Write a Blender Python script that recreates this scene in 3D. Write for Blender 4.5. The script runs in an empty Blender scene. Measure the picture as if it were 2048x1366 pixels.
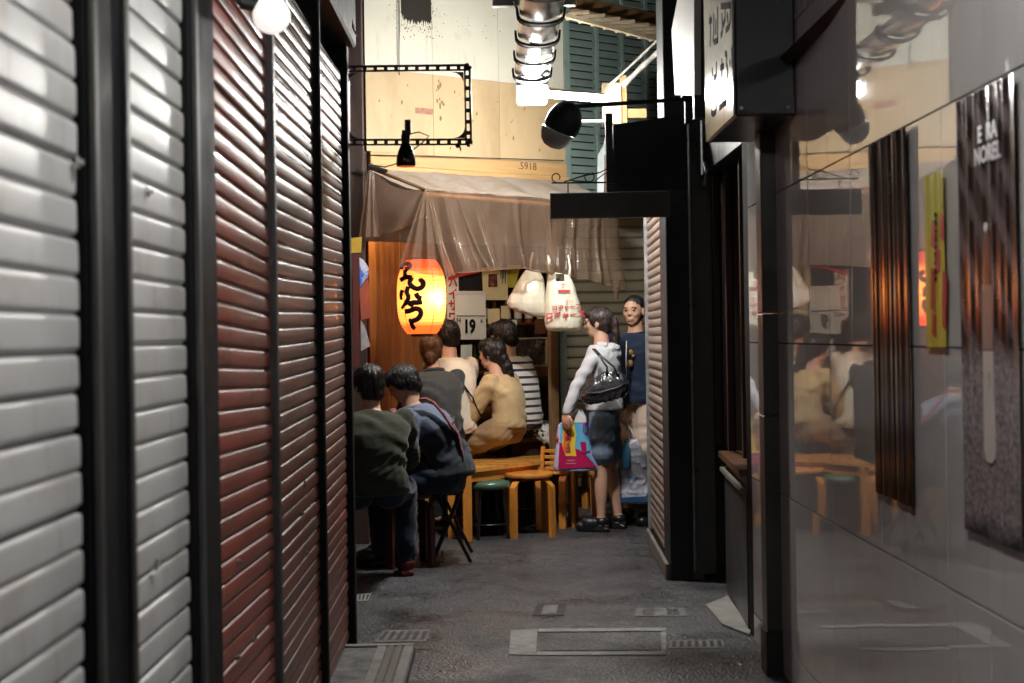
import bpy, bmesh, math, random
from mathutils import Vector, Matrix, noise
import numpy as np
random.seed(7)
SC = bpy.context.scene
COL = SC.collection
PI = math.pi
# ------------------------------------------------------------------ camera
FPX, VX, VY, ROLL, EYE = 2844.0, 1000.0, 672.0, 0.0157, 1.35
cam_d = bpy.data.cameras.new('camera')
cam = bpy.data.objects.new('camera', cam_d); COL.objects.link(cam)
cam.location = (0, 0, EYE)
cam.rotation_euler = (PI/2, ROLL, 0)
cam_d.sensor_width = 36.0
cam_d.lens = FPX*36.0/2048.0
cam_d.shift_x = (1024-VX)/2048.0
cam_d.shift_y = (VY-683)/2048.0
cam_d.clip_start = 0.05; cam_d.clip_end = 500
cam_d.dof.use_dof = True
cam_d.dof.focus_distance = 9.4
cam_d.dof.aperture_fstop = 4.5
SC.camera = cam
# ------------------------------------------------------------------ night sky, faint moon
world = bpy.data.worlds.new('World'); SC.world = world; world.use_nodes = True
wn = world.node_tree.nodes; wl = world.node_tree.links
sky = wn.new('ShaderNodeTexSky'); sky.sky_type = 'NISHITA'; sky.sun_disc = False
sky.sun_elevation = math.radians(35); sky.sun_rotation = math.radians(200)
wl.new(sky.outputs[0], wn['Background'].inputs[0])
wn['Background'].inputs[1].default_value = 0.0012
sun_d = bpy.data.lights.new('moon', 'SUN'); sun_d.energy = 0.01; sun_d.angle = 0.0087; sun_d.color = (.8, .88, 1)
sun = bpy.data.objects.new('moon', sun_d); COL.objects.link(sun)
sun.rotation_euler = (math.radians(55), 0, math.radians(-20))
# ------------------------------------------------------------------ exposure
SC.view_settings.view_transform = 'Standard'; SC.view_settings.look = 'None'
SC.view_settings.exposure = 0.28; SC.view_settings.gamma = 1.0; SC.view_settings.use_curve_mapping = False
SC.render.engine = 'CYCLES'
cy = SC.cycles
cy.use_denoising = True
try: cy.denoiser = 'OPENIMAGEDENOISE'
except Exception: pass
cy.max_bounces = 8; cy.transparent_max_bounces = 16; cy.glossy_bounces = 5; cy.transmission_bounces = 6
cy.caustics_reflective = False; cy.caustics_refractive = False; cy.sample_clamp_indirect = 6.0
# lamp strengths
TUBE = 138.0; NEARTUBE = 115.0; LANTERN = 4.6

# ------------------------------------------------------------------ geometry helpers
CR, SR = math.cos(ROLL), math.sin(ROLL)
def unroll(px, py):
    a, b = px-VX, py-VY
    return a*CR-b*SR, a*SR+b*CR
def W(px, py, d):
    u, v = unroll(px, py)
    return Vector((u*d/FPX, d, EYE-v*d/FPX))
def WX(px, py, X):                     # the point of a wall plane x = X seen at a pixel of the photo
    u, v = unroll(px, py); d = FPX*X/u
    return Vector((X, d, EYE-v*d/FPX))
def WF(px, py, z=0.0):                 # the point of the ground seen at a pixel
    u, v = unroll(px, py); d = FPX*(EYE-z)/v
    return Vector((u*d/FPX, d, z))
STH = math.radians(35)
ST = Vector((math.cos(STH), math.sin(STH), 0)); SN = Vector((math.sin(STH), -math.cos(STH), 0))
SA = W(740, 672, 9.5); SA.z = 0
def WS(px, py, off=0.0):               # the point of the stall's slanted wall plane (off: metres in front)
    u, v = unroll(px, py); t = math.tan(STH); A = SA+SN*off
    d = (A.y-A.x*t)/(1-u*t/FPX)
    return Vector((u*d/FPX, d, EYE-v*d/FPX))

def wloc(o):
    l = Vector((0, 0, 0))
    while o is not None:
        l += o.location; o = o.parent
    return l

class MB:
    def __init__(s): s.v = []; s.f = []; s.m = []
    def add(s, vs, fs, mi=0):
        b = len(s.v); s.v += [Vector(p) for p in vs]
        s.f += [[i+b for i in f] for f in fs]; s.m += [mi]*len(fs); return s
    def box(s, c, size, R=None, mi=0, bev=0):
        c = Vector(c); hx, hy, hz = [q/2 for q in size]
        if bev > 0:
            b = min(bev, hx*.9, hy*.9, hz*.9)
            bm = bmesh.new(); bmesh.ops.create_cube(bm, size=1)
            for v in bm.verts: v.co = Vector((v.co.x*hx*2, v.co.y*hy*2, v.co.z*hz*2))
            bmesh.ops.bevel(bm, geom=bm.edges[:], offset=b, segments=1, affect='EDGES')
            bm.verts.index_update()
            vs = [v.co.copy() for v in bm.verts]; fs = [[v.index for v in f.verts] for f in bm.faces]; bm.free()
        else:
            vs = [Vector((x, y, z)) for x in (-hx, hx) for y in (-hy, hy) for z in (-hz, hz)]
            fs = [[0, 1, 3, 2], [4, 6, 7, 5], [0, 4, 5, 1], [2, 3, 7, 6], [0, 2, 6, 4], [1, 5, 7, 3]]
        if R is not None: vs = [R @ v for v in vs]
        return s.add([v+c for v in vs], fs, mi)
    def span(s, a, b, mi=0, bev=0):
        a, b = Vector(a), Vector(b)
        return s.box((a+b)/2, [abs(q) for q in (b-a)], None, mi, bev)
    def tube(s, pts, r, n=10, mi=0, cap=True, ey=1.0, closed=False, upv=None):
        pts = [Vector(p) for p in pts]; k = len(pts)
        rs = r if isinstance(r, (list, tuple)) else [r]*k
        rings = []; prev = None
        for i, p in enumerate(pts):
            if closed: t = pts[(i+1) % k]-pts[i-1]
            else: t = pts[min(i+1, k-1)]-pts[max(i-1, 0)]
            if t.length < 1e-9: t = Vector((0, 0, 1))
            t.normalize()
            ref = upv or prev or (Vector((0, 0, 1)) if abs(t.z) < .9 else Vector((1, 0, 0)))
            a = t.cross(ref)
            if a.length < 1e-6: a = t.cross(Vector((0, 1, 0)))
            a.normalize(); b = a.cross(t).normalized(); prev = b
            rings.append([p+a*(math.cos(2*PI*j/n)*rs[i])+b*(math.sin(2*PI*j/n)*rs[i]*ey) for j in range(n)])
        vs = [v for q in rings for v in q]; fs = []
        for i in range(k if closed else k-1):
            i2 = (i+1) % k
            for j in range(n):
                j2 = (j+1) % n
                fs.append([i*n+j, i*n+j2, i2*n+j2, i2*n+j])
        if cap and not closed:
            fs.append(list(range(n))[::-1]); fs.append([(k-1)*n+j for j in range(n)])
        return s.add(vs, fs, mi)
    def lathe(s, prof, c=(0, 0, 0), n=28, mi=0, R=None, cap=True):
        c = Vector(c); vs = []
        for (r, z) in prof:
            for j in range(n):
                p = Vector((r*math.cos(2*PI*j/n), r*math.sin(2*PI*j/n), z))
                if R is not None: p = R @ p
                vs.append(p+c)
        fs = []
        for i in range(len(prof)-1):
            for j in range(n):
                j2 = (j+1) % n
                fs.append([i*n+j, i*n+j2, (i+1)*n+j2, (i+1)*n+j])
        if cap:
            fs.append(list(range(n))[::-1]); fs.append([(len(prof)-1)*n+j for j in range(n)])
        return s.add(vs, fs, mi)
    def ell(s, c, r, R=None, mi=0, n=16, m=10):
        c = Vector(c); vs = []; fs = []
        r = (r, r, r) if isinstance(r, (int, float)) else r
        for i in range(m+1):
            th = PI*i/m
            for j in range(n):
                ph = 2*PI*j/n
                p = Vector((r[0]*math.sin(th)*math.cos(ph), r[1]*math.sin(th)*math.sin(ph), r[2]*math.cos(th)))
                if R is not None: p = R @ p
                vs.append(p+c)
        for i in range(m):
            for j in range(n):
                j2 = (j+1) % n
                if i == 0: fs.append([j, n+j, n+j2])
                elif i == m-1: fs.append([i*n+j, (i+1)*n+j, i*n+j2])
                else: fs.append([i*n+j, (i+1)*n+j, (i+1)*n+j2, i*n+j2])
        return s.add(vs, fs, mi)
    def grid(s, fn, nu, nv, mi=0):
        vs = [fn(i/nu, j/nv) for i in range(nu+1) for j in range(nv+1)]
        fs = [[i*(nv+1)+j, (i+1)*(nv+1)+j, (i+1)*(nv+1)+j+1, i*(nv+1)+j+1] for i in range(nu) for j in range(nv)]
        return s.add(vs, fs, mi)
    def poly(s, pts, nrm, th, mi=0):      # a flat polygon given thickness along nrm
        pts = [Vector(p) for p in pts]; n = len(pts); nrm = Vector(nrm)*th
        return s.add(pts+[p+nrm for p in pts], [list(range(n))[::-1], list(range(n, 2*n))]+[[i, (i+1) % n, n+(i+1) % n, n+i] for i in range(n)], mi)
    def build(s, name, mats, parent=None, smooth=False, local=False, fix=True):
        off = Vector((0, 0, 0)) if (parent is None or local) else wloc(parent)
        me = bpy.data.meshes.new(name)
        me.from_pydata([tuple(v-off) for v in s.v], [], s.f)
        mats = mats if isinstance(mats, (list, tuple)) else [mats]
        for m in mats: me.materials.append(m)
        if len(mats) > 1: me.polygons.foreach_set('material_index', s.m)
        if fix:
            bm = bmesh.new(); bm.from_mesh(me)
            bmesh.ops.remove_doubles(bm, verts=bm.verts, dist=1e-6)
            bmesh.ops.recalc_face_normals(bm, faces=bm.faces); bm.to_mesh(me); bm.free()
        me.validate(); me.update()
        if smooth:
            me.shade_smooth()
            if smooth != 2:
                try: me.set_sharp_from_angle(angle=math.radians(smooth if smooth > 2 else 40))
                except Exception: pass
        o = bpy.data.objects.new(name, me); COL.objects.link(o)
        if parent is not None: o.parent = parent
        return o

def tag(o, label, cat, group=None):
    o['label'] = label; o['category'] = cat
    if group: o['group'] = group
    return o
def thing(name, label, cat, loc=(0, 0, 0), group=None, rz=0):
    o = bpy.data.objects.new(name, None); COL.objects.link(o); o.location = loc; o.rotation_euler = (0, 0, rz)
    o.empty_display_size = .1
    return tag(o, label, cat, group)
def struct(o): o['kind'] = 'structure'; return o
def inst(name, me, parent, loc, rot=(0, 0, 0), scale=None):
    o = bpy.data.objects.new(name, me); COL.objects.link(o); o.parent = parent; o.location = loc; o.rotation_euler = rot
    if scale: o.scale = scale
    return o
def copy_tree(o, parent=None):
    c = o.copy(); COL.objects.link(c); c.parent = parent
    for ch in list(o.children): copy_tree(ch, c)
    return c
def text_geo(mb, body, size, origin, xdir, ydir, mi=0, th=.001, bold=0.0, align='CENTER', sx=1.0):
    cu = bpy.data.curves.new('lettering', 'FONT'); cu.body = body; cu.size = size; cu.extrude = th; cu.offset = bold
    cu.align_x = align; cu.align_y = 'CENTER'; cu.resolution_u = 3
    o = bpy.data.objects.new('lettering', cu); COL.objects.link(o)
    dg = bpy.context.evaluated_depsgraph_get(); me = bpy.data.meshes.new_from_object(o.evaluated_get(dg))
    xd, yd = Vector(xdir).normalized(), Vector(ydir).normalized(); zd = xd.cross(yd)
    mb.add([Vector(origin)+xd*(v.co.x*sx)+yd*v.co.y+zd*v.co.z for v in me.vertices], [list(p.vertices) for p in me.polygons], mi)
    bpy.data.objects.remove(o); bpy.data.curves.remove(cu); bpy.data.meshes.remove(me)
    return mb

# ------------------------------------------------------------------ materials
def hx(h):
    c = [int(h[i:i+2], 16)/255 for i in (0, 2, 4)]
    return tuple((q/12.92 if q <= .04045 else ((q+.055)/1.055)**2.4) for q in c)
def mat(name, col, rough=.5, metal=0.0, var=.18, vs=6.0, bump=.0, bs=80.0, col2=None, c2=(.55, .7), c2s=4.0, rvar=.12,
        spec=.5, coat=0.0, stretch=(1, 1, 1), emit=None, est=0.0, sheen=0.0, chip=None, streak=None):
    m = bpy.data.materials.new(name); m.use_nodes = True
    n = m.node_tree.nodes; l = m.node_tree.links; b = n['Principled BSDF']
    if isinstance(col, str): col = hx(col)
    if isinstance(col2, str): col2 = hx(col2)
    tc = n.new('ShaderNodeTexCoord'); mp = n.new('ShaderNodeMapping'); mp.inputs['Scale'].default_value = stretch
    oi = n.new('ShaderNodeObjectInfo'); mul = n.new('ShaderNodeMath'); mul.operation = 'MULTIPLY'; mul.inputs[1].default_value = 37.0
    l.new(oi.outputs['Random'], mul.inputs[0]); add = n.new('ShaderNodeVectorMath'); add.operation = 'ADD'
    l.new(tc.outputs['Object'], add.inputs[0]); l.new(mul.outputs[0], add.inputs[1]); l.new(add.outputs[0], mp.inputs[0])
    nz = n.new('ShaderNodeTexNoise'); nz.inputs['Scale'].default_value = vs; nz.inputs['Detail'].default_value = 5; nz.inputs['Roughness'].default_value = .62
    l.new(mp.outputs[0], nz.inputs[0])
    mr = n.new('ShaderNodeMapRange'); mr.inputs[1].default_value = .3; mr.inputs[2].default_value = .7
    mr.inputs[3].default_value = 1-var; mr.inputs[4].default_value = 1+var; l.new(nz.outputs[0], mr.inputs[0])
    mx = n.new('ShaderNodeMix'); mx.data_type = 'RGBA'; mx.blend_type = 'MULTIPLY'; mx.inputs[0].default_value = 1
    mx.inputs[6].default_value = (*col, 1); l.new(mr.outputs[0], mx.inputs[7]); out = mx.outputs[2]
    if col2 is not None:
        n2 = n.new('ShaderNodeTexNoise'); n2.inputs['Scale'].default_value = c2s; n2.inputs['Detail'].default_value = 8; n2.inputs['Roughness'].default_value = .7
        l.new(mp.outputs[0], n2.inputs[0]); r2 = n.new('ShaderNodeMapRange'); r2.inputs[1].default_value = c2[0]; r2.inputs[2].default_value = c2[1]
        l.new(n2.outputs[0], r2.inputs[0]); m2 = n.new('ShaderNodeMix'); m2.data_type = 'RGBA'
        l.new(r2.outputs[0], m2.inputs[0]); l.new(out, m2.inputs[6]); m2.inputs[7].default_value = (*col2, 1); out = m2.outputs[2]
    for lay in (streak, chip):
        if lay is None: continue
        cc, th0, th1, scl, stv = lay
        mq = n.new('ShaderNodeMapping'); mq.inputs['Scale'].default_value = stv; l.new(add.outputs[0], mq.inputs[0])
        nq = n.new('ShaderNodeTexNoise'); nq.inputs['Scale'].default_value = scl; nq.inputs['Detail'].default_value = 6; nq.inputs['Roughness'].default_value = .65; l.new(mq.outputs[0], nq.inputs[0])
        rq = n.new('ShaderNodeMapRange'); rq.inputs[1].default_value = th0; rq.inputs[2].default_value = th1; l.new(nq.outputs[0], rq.inputs[0])
        xq_ = n.new('ShaderNodeMix'); xq_.data_type = 'RGBA'; l.new(rq.outputs[0], xq_.inputs[0]); l.new(out, xq_.inputs[6]); xq_.inputs[7].default_value = (*cc, 1); out = xq_.outputs[2]
    l.new(out, b.inputs['Base Color'])
    rr = n.new('ShaderNodeMapRange'); rr.inputs[1].default_value = .3; rr.inputs[2].default_value = .7
    rr.inputs[3].default_value = max(.02, rough-rvar*rough); rr.inputs[4].default_value = min(1, rough+rvar*rough*1.5)
    l.new(nz.outputs[0], rr.inputs[0]); l.new(rr.outputs[0], b.inputs['Roughness'])
    b.inputs['Metallic'].default_value = metal; b.inputs['Specular IOR Level'].default_value = spec
    b.inputs['Coat Weight'].default_value = coat
    if sheen: b.inputs['Sheen Weight'].default_value = sheen
    if bump > 0:
        n3 = n.new('ShaderNodeTexNoise'); n3.inputs['Scale'].default_value = bs; n3.inputs['Detail'].default_value = 4
        l.new(mp.outputs[0], n3.inputs[0]); bp = n.new('ShaderNodeBump'); bp.inputs['Strength'].default_value = bump; bp.inputs['Distance'].default_value = .01
        l.new(n3.outputs[0], bp.inputs['Height']); l.new(bp.outputs[0], b.inputs['Normal'])
    if emit is not None:
        b.inputs['Emission Color'].default_value = (*emit, 1); b.inputs['Emission Strength'].default_value = est
    return m
M = {}
def asphalt_mat(name, dark, light, wet=.34):
    m = bpy.data.materials.new(name); m.use_nodes = True; n = m.node_tree.nodes; l = m.node_tree.links; b = n['Principled BSDF']
    tc = n.new('ShaderNodeTexCoord')
    def nz(sc, det=6, ro=.65):
        q = n.new('ShaderNodeTexNoise'); q.inputs['Scale'].default_value = sc; q.inputs['Detail'].default_value = det; q.inputs['Roughness'].default_value = ro; l.new(tc.outputs['Object'], q.inputs[0]); return q.outputs[0]
    def mrange(a, x0, x1, y0, y1):
        q = n.new('ShaderNodeMapRange'); q.inputs[1].default_value = x0; q.inputs[2].default_value = x1; q.inputs[3].default_value = y0; q.inputs[4].default_value = y1; l.new(a, q.inputs[0]); return q.outputs[0]
    def mixc(f, a, c, mode='MIX'):
        q = n.new('ShaderNodeMix'); q.data_type = 'RGBA'; q.blend_type = mode
        if hasattr(f, 'links'): l.new(f, q.inputs[0])
        else: q.inputs[0].default_value = f
        for k, v in ((6, a), (7, c)):
            if hasattr(v, 'links'): l.new(v, q.inputs[k])
            else: q.inputs[k].default_value = (*v, 1)
        return q.outputs[2]
    vo = n.new('ShaderNodeTexVoronoi'); vo.inputs['Scale'].default_value = 75; l.new(tc.outputs['Object'], vo.inputs[0])
    grit = mrange(vo.outputs['Color'], .0, 1.0, .0, 1.0)
    agg = mixc(grit, dark, light)
    fine = mrange(nz(55, 4), .35, .65, .55, 1.45)
    agg = mixc(1.0, agg, fine, 'MULTIPLY')
    big = mrange(nz(.9, 7, .7), .36, .62, .55, 1.25); agg = mixc(1.0, agg, big, 'MULTIPLY')
    stain = mrange(nz(2.7, 8, .75), .56, .66, 0, .75); agg = mixc(stain, agg, (.018, .018, .019))
    pale = mrange(nz(5.5, 8, .8), .63, .72, 0, .6); agg = mixc(pale, agg, (.16, .158, .15))
    v2 = n.new('ShaderNodeTexVoronoi'); v2.feature = 'DISTANCE_TO_EDGE'; v2.inputs['Scale'].default_value = 1.15
    wob = n.new('ShaderNodeMix'); wob.data_type = 'VECTOR'; wob.inputs[0].default_value = .25; l.new(tc.outputs['Object'], wob.inputs[4])
    nn = n.new('ShaderNodeTexNoise'); nn.inputs['Scale'].default_value = 3; nn.inputs['Detail'].default_value = 6; l.new(tc.outputs['Object'], nn.inputs[0]); l.new(nn.outputs['Color'], wob.inputs[5]); l.new(wob.outputs[1], v2.inputs[0])
    crack = mrange(v2.outputs['Distance'], .0, .006, .85, 0); gate = mrange(nz(.7), .48, .55, 0, 1)
    cg = n.new('ShaderNodeMath'); cg.operation = 'MULTIPLY'; l.new(crack, cg.inputs[0]); l.new(gate, cg.inputs[1])
    agg = mixc(cg.outputs[0], agg, (.008, .008, .008))
    l.new(agg, b.inputs['Base Color'])
    l.new(mrange(nz(1.7, 6), .38, .62, wet, .75), b.inputs['Roughness'])
    bp = n.new('ShaderNodeBump'); bp.inputs['Strength'].default_value = .75; bp.inputs['Distance'].default_value = .006; l.new(vo.outputs['Distance'], bp.inputs['Height'])
    b2 = n.new('ShaderNodeBump'); b2.inputs['Strength'].default_value = .5; b2.inputs['Distance'].default_value = .02; l.new(nz(9), b2.inputs['Height']); l.new(bp.outputs[0], b2.inputs['Normal']); l.new(b2.outputs[0], b.inputs['Normal'])
    return m
M['asphalt'] = asphalt_mat('asphalt', (.022, .022, .025), (.105, .105, .112), .26)
M['concrete'] = mat('concrete', (.30, .29, .27), .75, var=.25, vs=9, bump=.3, bs=60, col2=(.12, .115, .105), c2=(.5, .75), c2s=5)
M['cement'] = mat('worn_cement', (.21, .21, .205), .8, var=.35, vs=16, bump=.4, bs=80, col2=(.05, .05, .05), c2=(.45, .7), c2s=12)
M['white_slat'] = mat('white_painted_steel', (.555, .56, .565), .40, var=.10, vs=2.5, bump=.05, bs=7, col2=(.40, .375, .33), c2=(.52, .78), c2s=2.2, stretch=(1, 1, 2), streak=((.34, .31, .26), .56, .80, 14, (1, 1, .12)), chip=((.07, .06, .05), .755, .77, 26, (1, 1, 1)))
M['black_paint'] = mat('black_painted_steel', (.006, .0065, .008), .6, var=.3, vs=10, col2=(.10, .10, .10), c2=(.70, .78), c2s=30, bump=.05, spec=.15)
M['grey_trim'] = mat('worn_grey_metal', (.06, .06, .06), .5, .5, var=.4, vs=20, stretch=(1, 1, .2))
M['red_slat'] = mat('oxide_red_painted_steel', (.29, .058, .037), .42, var=.3, vs=5, col2=(.085, .042, .030), c2=(.50, .78), c2s=2.6, bump=.16, bs=14, stretch=(1, .5, 2), coat=.1, streak=((.10, .055, .04), .54, .76, 12, (1, 1, .15)), chip=((.36, .33, .29), .725, .745, 30, (1, .6, 1)))
M['red_slat2'] = mat('grimy_red_painted_steel', (.22, .055, .034), .38, var=.4, vs=6, col2=(.055, .042, .034), c2=(.45, .72), c2s=3, bump=.16, bs=14, stretch=(1, .5, 2), coat=.1, streak=((.09, .06, .045), .54, .76, 12, (1, 1, .15)), chip=((.40, .38, .34), .715, .735, 30, (1, .6, 1)))
M['tile'] = mat('polished_grey_tile', (.58, .57, .56), .020, var=.06, vs=2, bump=.0, rvar=.3, spec=.5, streak=((.38, .36, .33), .58, .85, 3.0, (1, 3, .5)), col2=(.50, .49, .475), c2=(.5, .8), c2s=1.5)
M['tile'].node_tree.nodes['Principled BSDF'].inputs['IOR'].default_value = 3.0
M['grout'] = mat('dark_grout', (.02, .02, .02), .9, spec=.1)
M['pillar'] = mat('dark_grey_panel', (.045, .047, .047), .35, var=.2, vs=4, col2=(.07, .07, .065), c2=(.6, .8), c2s=9)
M['pillar_base'] = mat('black_plinth', (.01, .01, .01), .5)
M['black'] = mat('matt_black', (.010, .010, .011), .55, var=.3, vs=12)
M['navy'] = mat('blue_black_panel', (.010, .013, .018), .5, var=.3, vs=7)
M['charcoal'] = mat('charcoal_board', (.11, .11, .104), .5, var=.2, vs=6, bump=.05)
M['sign_black'] = mat('black_sign_face', (.008, .009, .010), .6)
M['acrylic'] = mat('white_acrylic', (.55, .55, .53), .12, var=.08, vs=5, col2=(.32, .31, .28), c2=(.5, .8), c2s=8, spec=.6)
M['white_paint'] = mat('white_paint', (.62, .60, .56), .5, var=.1, vs=5, col2=(.35, .32, .27), c2=(.58, .8), c2s=5)
M['ink'] = mat('black_ink', (.010, .009, .009), .9, spec=.05)
M['redink'] = mat('red_ink', (.45, .03, .03), .5)
M['chrome'] = mat('polished_steel', (.55, .54, .52), .16, 1.0, var=.2, vs=8)
M['cream'] = mat('cream_plaster', (.62, .60, .50), .7, var=.07, vs=2, bump=.1, bs=30, col2=(.40, .36, .26), c2=(.56, .80), c2s=3.5, streak=((.36, .31, .21), .60, .85, 9, (1, 1, .15)))
M['tan'] = mat('tan_plywood', (.50, .37, .21), .6, var=.10, vs=2.5, col2=(.36, .25, .13), c2=(.5, .78), c2s=2.2, bump=.05, stretch=(1, 1, .35))
M['tanbeam'] = mat('tan_timber', (.50, .31, .13), .55, var=.18, vs=5, stretch=(.3, .3, 4), bump=.06)
M['palewood'] = mat('pale_batten', (.52, .43, .29), .6, var=.2, vs=8, bump=.08)
M['brownwood'] = mat('brown_timber', (.16, .085, .035), .5, var=.3, vs=6, stretch=(.4, .4, 3), bump=.08)
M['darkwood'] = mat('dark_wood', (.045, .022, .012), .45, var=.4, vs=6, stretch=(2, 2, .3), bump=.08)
M['redwood'] = mat('red_stained_wood', (.07, .018, .010), .35, var=.4, vs=8, stretch=(2, 2, .3))
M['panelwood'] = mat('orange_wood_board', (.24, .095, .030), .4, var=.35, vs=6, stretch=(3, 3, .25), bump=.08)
M['honey'] = mat('honey_bentwood', (.60, .235, .040), .3, var=.22, vs=7, stretch=(2, 2, .4), coat=.3)
M['honeytop'] = mat('honey_table_wood', (.60, .28, .06), .28, var=.22, vs=6, stretch=(.5, 4, 2), coat=.3)
M['counterwood'] = mat('counter_wood', (.13, .055, .022), .4, var=.3, vs=6, stretch=(.5, .5, 4), bump=.06)
M['louvre'] = mat('grey_green_louvre', (.19, .26, .235), .55, var=.12, vs=5, bump=.06, col2=(.12, .16, .14), c2=(.55, .8), c2s=6)
M['siding'] = mat('sage_siding', (.20, .20, .145), .55, var=.12, vs=4, stretch=(.4, 1, 2), bump=.05)
M['brown_slat'] = mat('taupe_painted_slat', (.26, .20, .165), .38, var=.2, vs=6, col2=(.14, .10, .08), c2=(.5, .75), c2s=5, coat=.1)
M['sill'] = mat('stone_sill', (.16, .145, .125), .6, var=.25, vs=12, bump=.15)
M['rope'] = mat('white_cable', (.55, .53, .49), .6, var=.3, vs=30)
M['steelgrey'] = mat('galvanised_steel', (.32, .33, .33), .4, .5, var=.3, vs=14)
M['glassdark'] = mat('dark_door_glass', (.012, .010, .009), .1, var=.3, vs=3)
M['skin'] = mat('skin', (.60, .36, .255), .5, var=.10, vs=14, bump=.05, bs=150, spec=.4)
M['skin_tan'] = mat('tanned_skin', (.58, .33, .215), .5, var=.10, vs=14, bump=.05, bs=150, spec=.4)
M['hair'] = mat('black_hair', (.011, .008, .007), .34, var=.5, vs=26, bump=.9, bs=110, stretch=(1, 1, .18), spec=.6)
M['hairb'] = mat('dark_brown_hair', (.035, .021, .018), .34, var=.5, vs=26, bump=.9, bs=110, stretch=(1, 1, .18), spec=.6)
M['hairl'] = mat('light_brown_hair', (.11, .055, .022), .36, var=.5, vs=26, bump=.9, bs=110, stretch=(1, 1, .18), spec=.6)
M['eye'] = mat('eye', (.015, .010, .008), .15)
M['lip'] = mat('lip', (.36, .13, .10), .45)
def cloth(n, c, **k):
    k.setdefault('rough', .85); k.setdefault('var', .14); k.setdefault('bump', .25); k.setdefault('bs', 45)
    return mat(n, c, sheen=.15, spec=.25, **k)
M['hoodie'] = cloth('pale_grey_jersey', (.52, .53, .56))
M['denim'] = cloth('mid_blue_denim', (.14, .19, .26), col2=(.22, .27, .33), c2=(.5, .7), c2s=9)
M['jeans'] = cloth('navy_denim', (.018, .026, .048))
M['navyknit'] = cloth('navy_sweatshirt', (.010, .019, .042))
M['khaki'] = cloth('pale_khaki_cotton', (.52, .41, .33))
M['olive'] = cloth('olive_sweatshirt', (.036, .038, .025))
M['polo'] = cloth('grey_blue_polo', (.11, .14, .20))
M['navyvest'] = cloth('blue_black_cloth', (.030, .036, .050))
M['coat'] = cloth('charcoal_jacket', (.042, .046, .045))
M['cream_shirt'] = cloth('cream_cotton', (.62, .55, .44))
M['cardigan'] = cloth('beige_knit', (.48, .36, .19), bs=90, bump=.35)
M['beigeskirt'] = cloth('beige_skirt', (.28, .19, .10))
M['darkcloth'] = cloth('dark_trousers', (.015, .015, .017))
M['pink'] = cloth('dusty_pink_webbing', (.26, .075, .085), col2=(.05, .02, .025), c2=(.5, .6), c2s=60)
M['shoe'] = mat('black_shoe', (.012, .012, .014), .35, var=.4, vs=20)
M['sole'] = mat('shoe_sole', (.06, .06, .06), .6)
M['redshoe'] = mat('red_canvas', (.12, .012, .012), .7)
M['sock'] = cloth('white_sock', (.55, .54, .52))
M['leather'] = mat('glossy_black_leather', (.022, .024, .030), .26, var=.4, vs=9, bump=.35, bs=22, coat=.4)
M['nylon'] = mat('black_nylon', (.010, .010, .012), .55, var=.3, vs=14, bump=.3, bs=40)
M['greenvinyl'] = mat('green_vinyl', (.055, .115, .080), .22, var=.12, vs=8, bump=.08, bs=14, coat=.3)
M['redvinyl'] = mat('red_vinyl', (.50, .035, .045), .3, var=.12, vs=8)
M['blackmetal'] = mat('black_tube', (.012, .012, .013), .3, .2)
M['plasticbag'] = mat('translucent_white_bag', (.62, .60, .48), .35, var=.1, vs=9, bump=.35, bs=14)
M['paper'] = mat('white_paper', (.62, .63, .58), .7, var=.05, vs=3)
M['yellowpaper'] = mat('yellowed_paper', (.60, .52, .30), .7, var=.08, vs=3)
M['yellow'] = mat('yellow_print', (.50, .46, .06), .3, var=.12, vs=6)
M['green_print'] = mat('yellow_green_print', (.28, .36, .04), .35, var=.12, vs=6)
M['photo'] = mat('old_photograph', (.05, .035, .025), .3, var=.9, vs=22, col2=(.30, .24, .17), c2=(.55, .66), c2s=20)
M['frame'] = mat('pale_frame', (.30, .25, .17), .5)
M['magenta'] = mat('magenta_print', (.42, .010, .09), .3, var=.1)
M['sky'] = mat('sky_blue_print', (.12, .42, .68), .3, var=.12)
M['orange'] = mat('orange_print', (.75, .13, .01), .3, var=.1)
M['lilac'] = mat('lilac_print', (.42, .47, .72), .3, var=.12)
M['yellowbright'] = mat('gold_yellow_print', (.70, .50, .05), .3, var=.12, col2=(.45, .45, .05), c2=(.5, .7), c2s=9)
M['whiteplastic'] = mat('white_plastic', (.70, .69, .66), .35, var=.06)
M['ledge_red'] = mat('dark_red_cloth', (.08, .012, .010), .8)
def emis(name, col, st, sh=None):
    m = bpy.data.materials.new(name); m.use_nodes = True; n = m.node_tree.nodes; l = m.node_tree.links
    b = n['Principled BSDF']; b.inputs['Base Color'].default_value = (*col, 1)
    b.inputs['Emission Color'].default_value = (*col, 1); b.inputs['Emission Strength'].default_value = st
    return m
M['tube'] = emis('lit_fluorescent_tube', (1, .97, .90), TUBE)
M['diffuser'] = emis('lit_lamp_diffuser', (1, .97, .92), TUBE*4.5)
M['neartube'] = emis('lit_fluorescent_tube_dim', (1, .97, .93), NEARTUBE)
M['globe'] = emis('lit_opal_globe', (1, .97, .92), .75)
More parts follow.
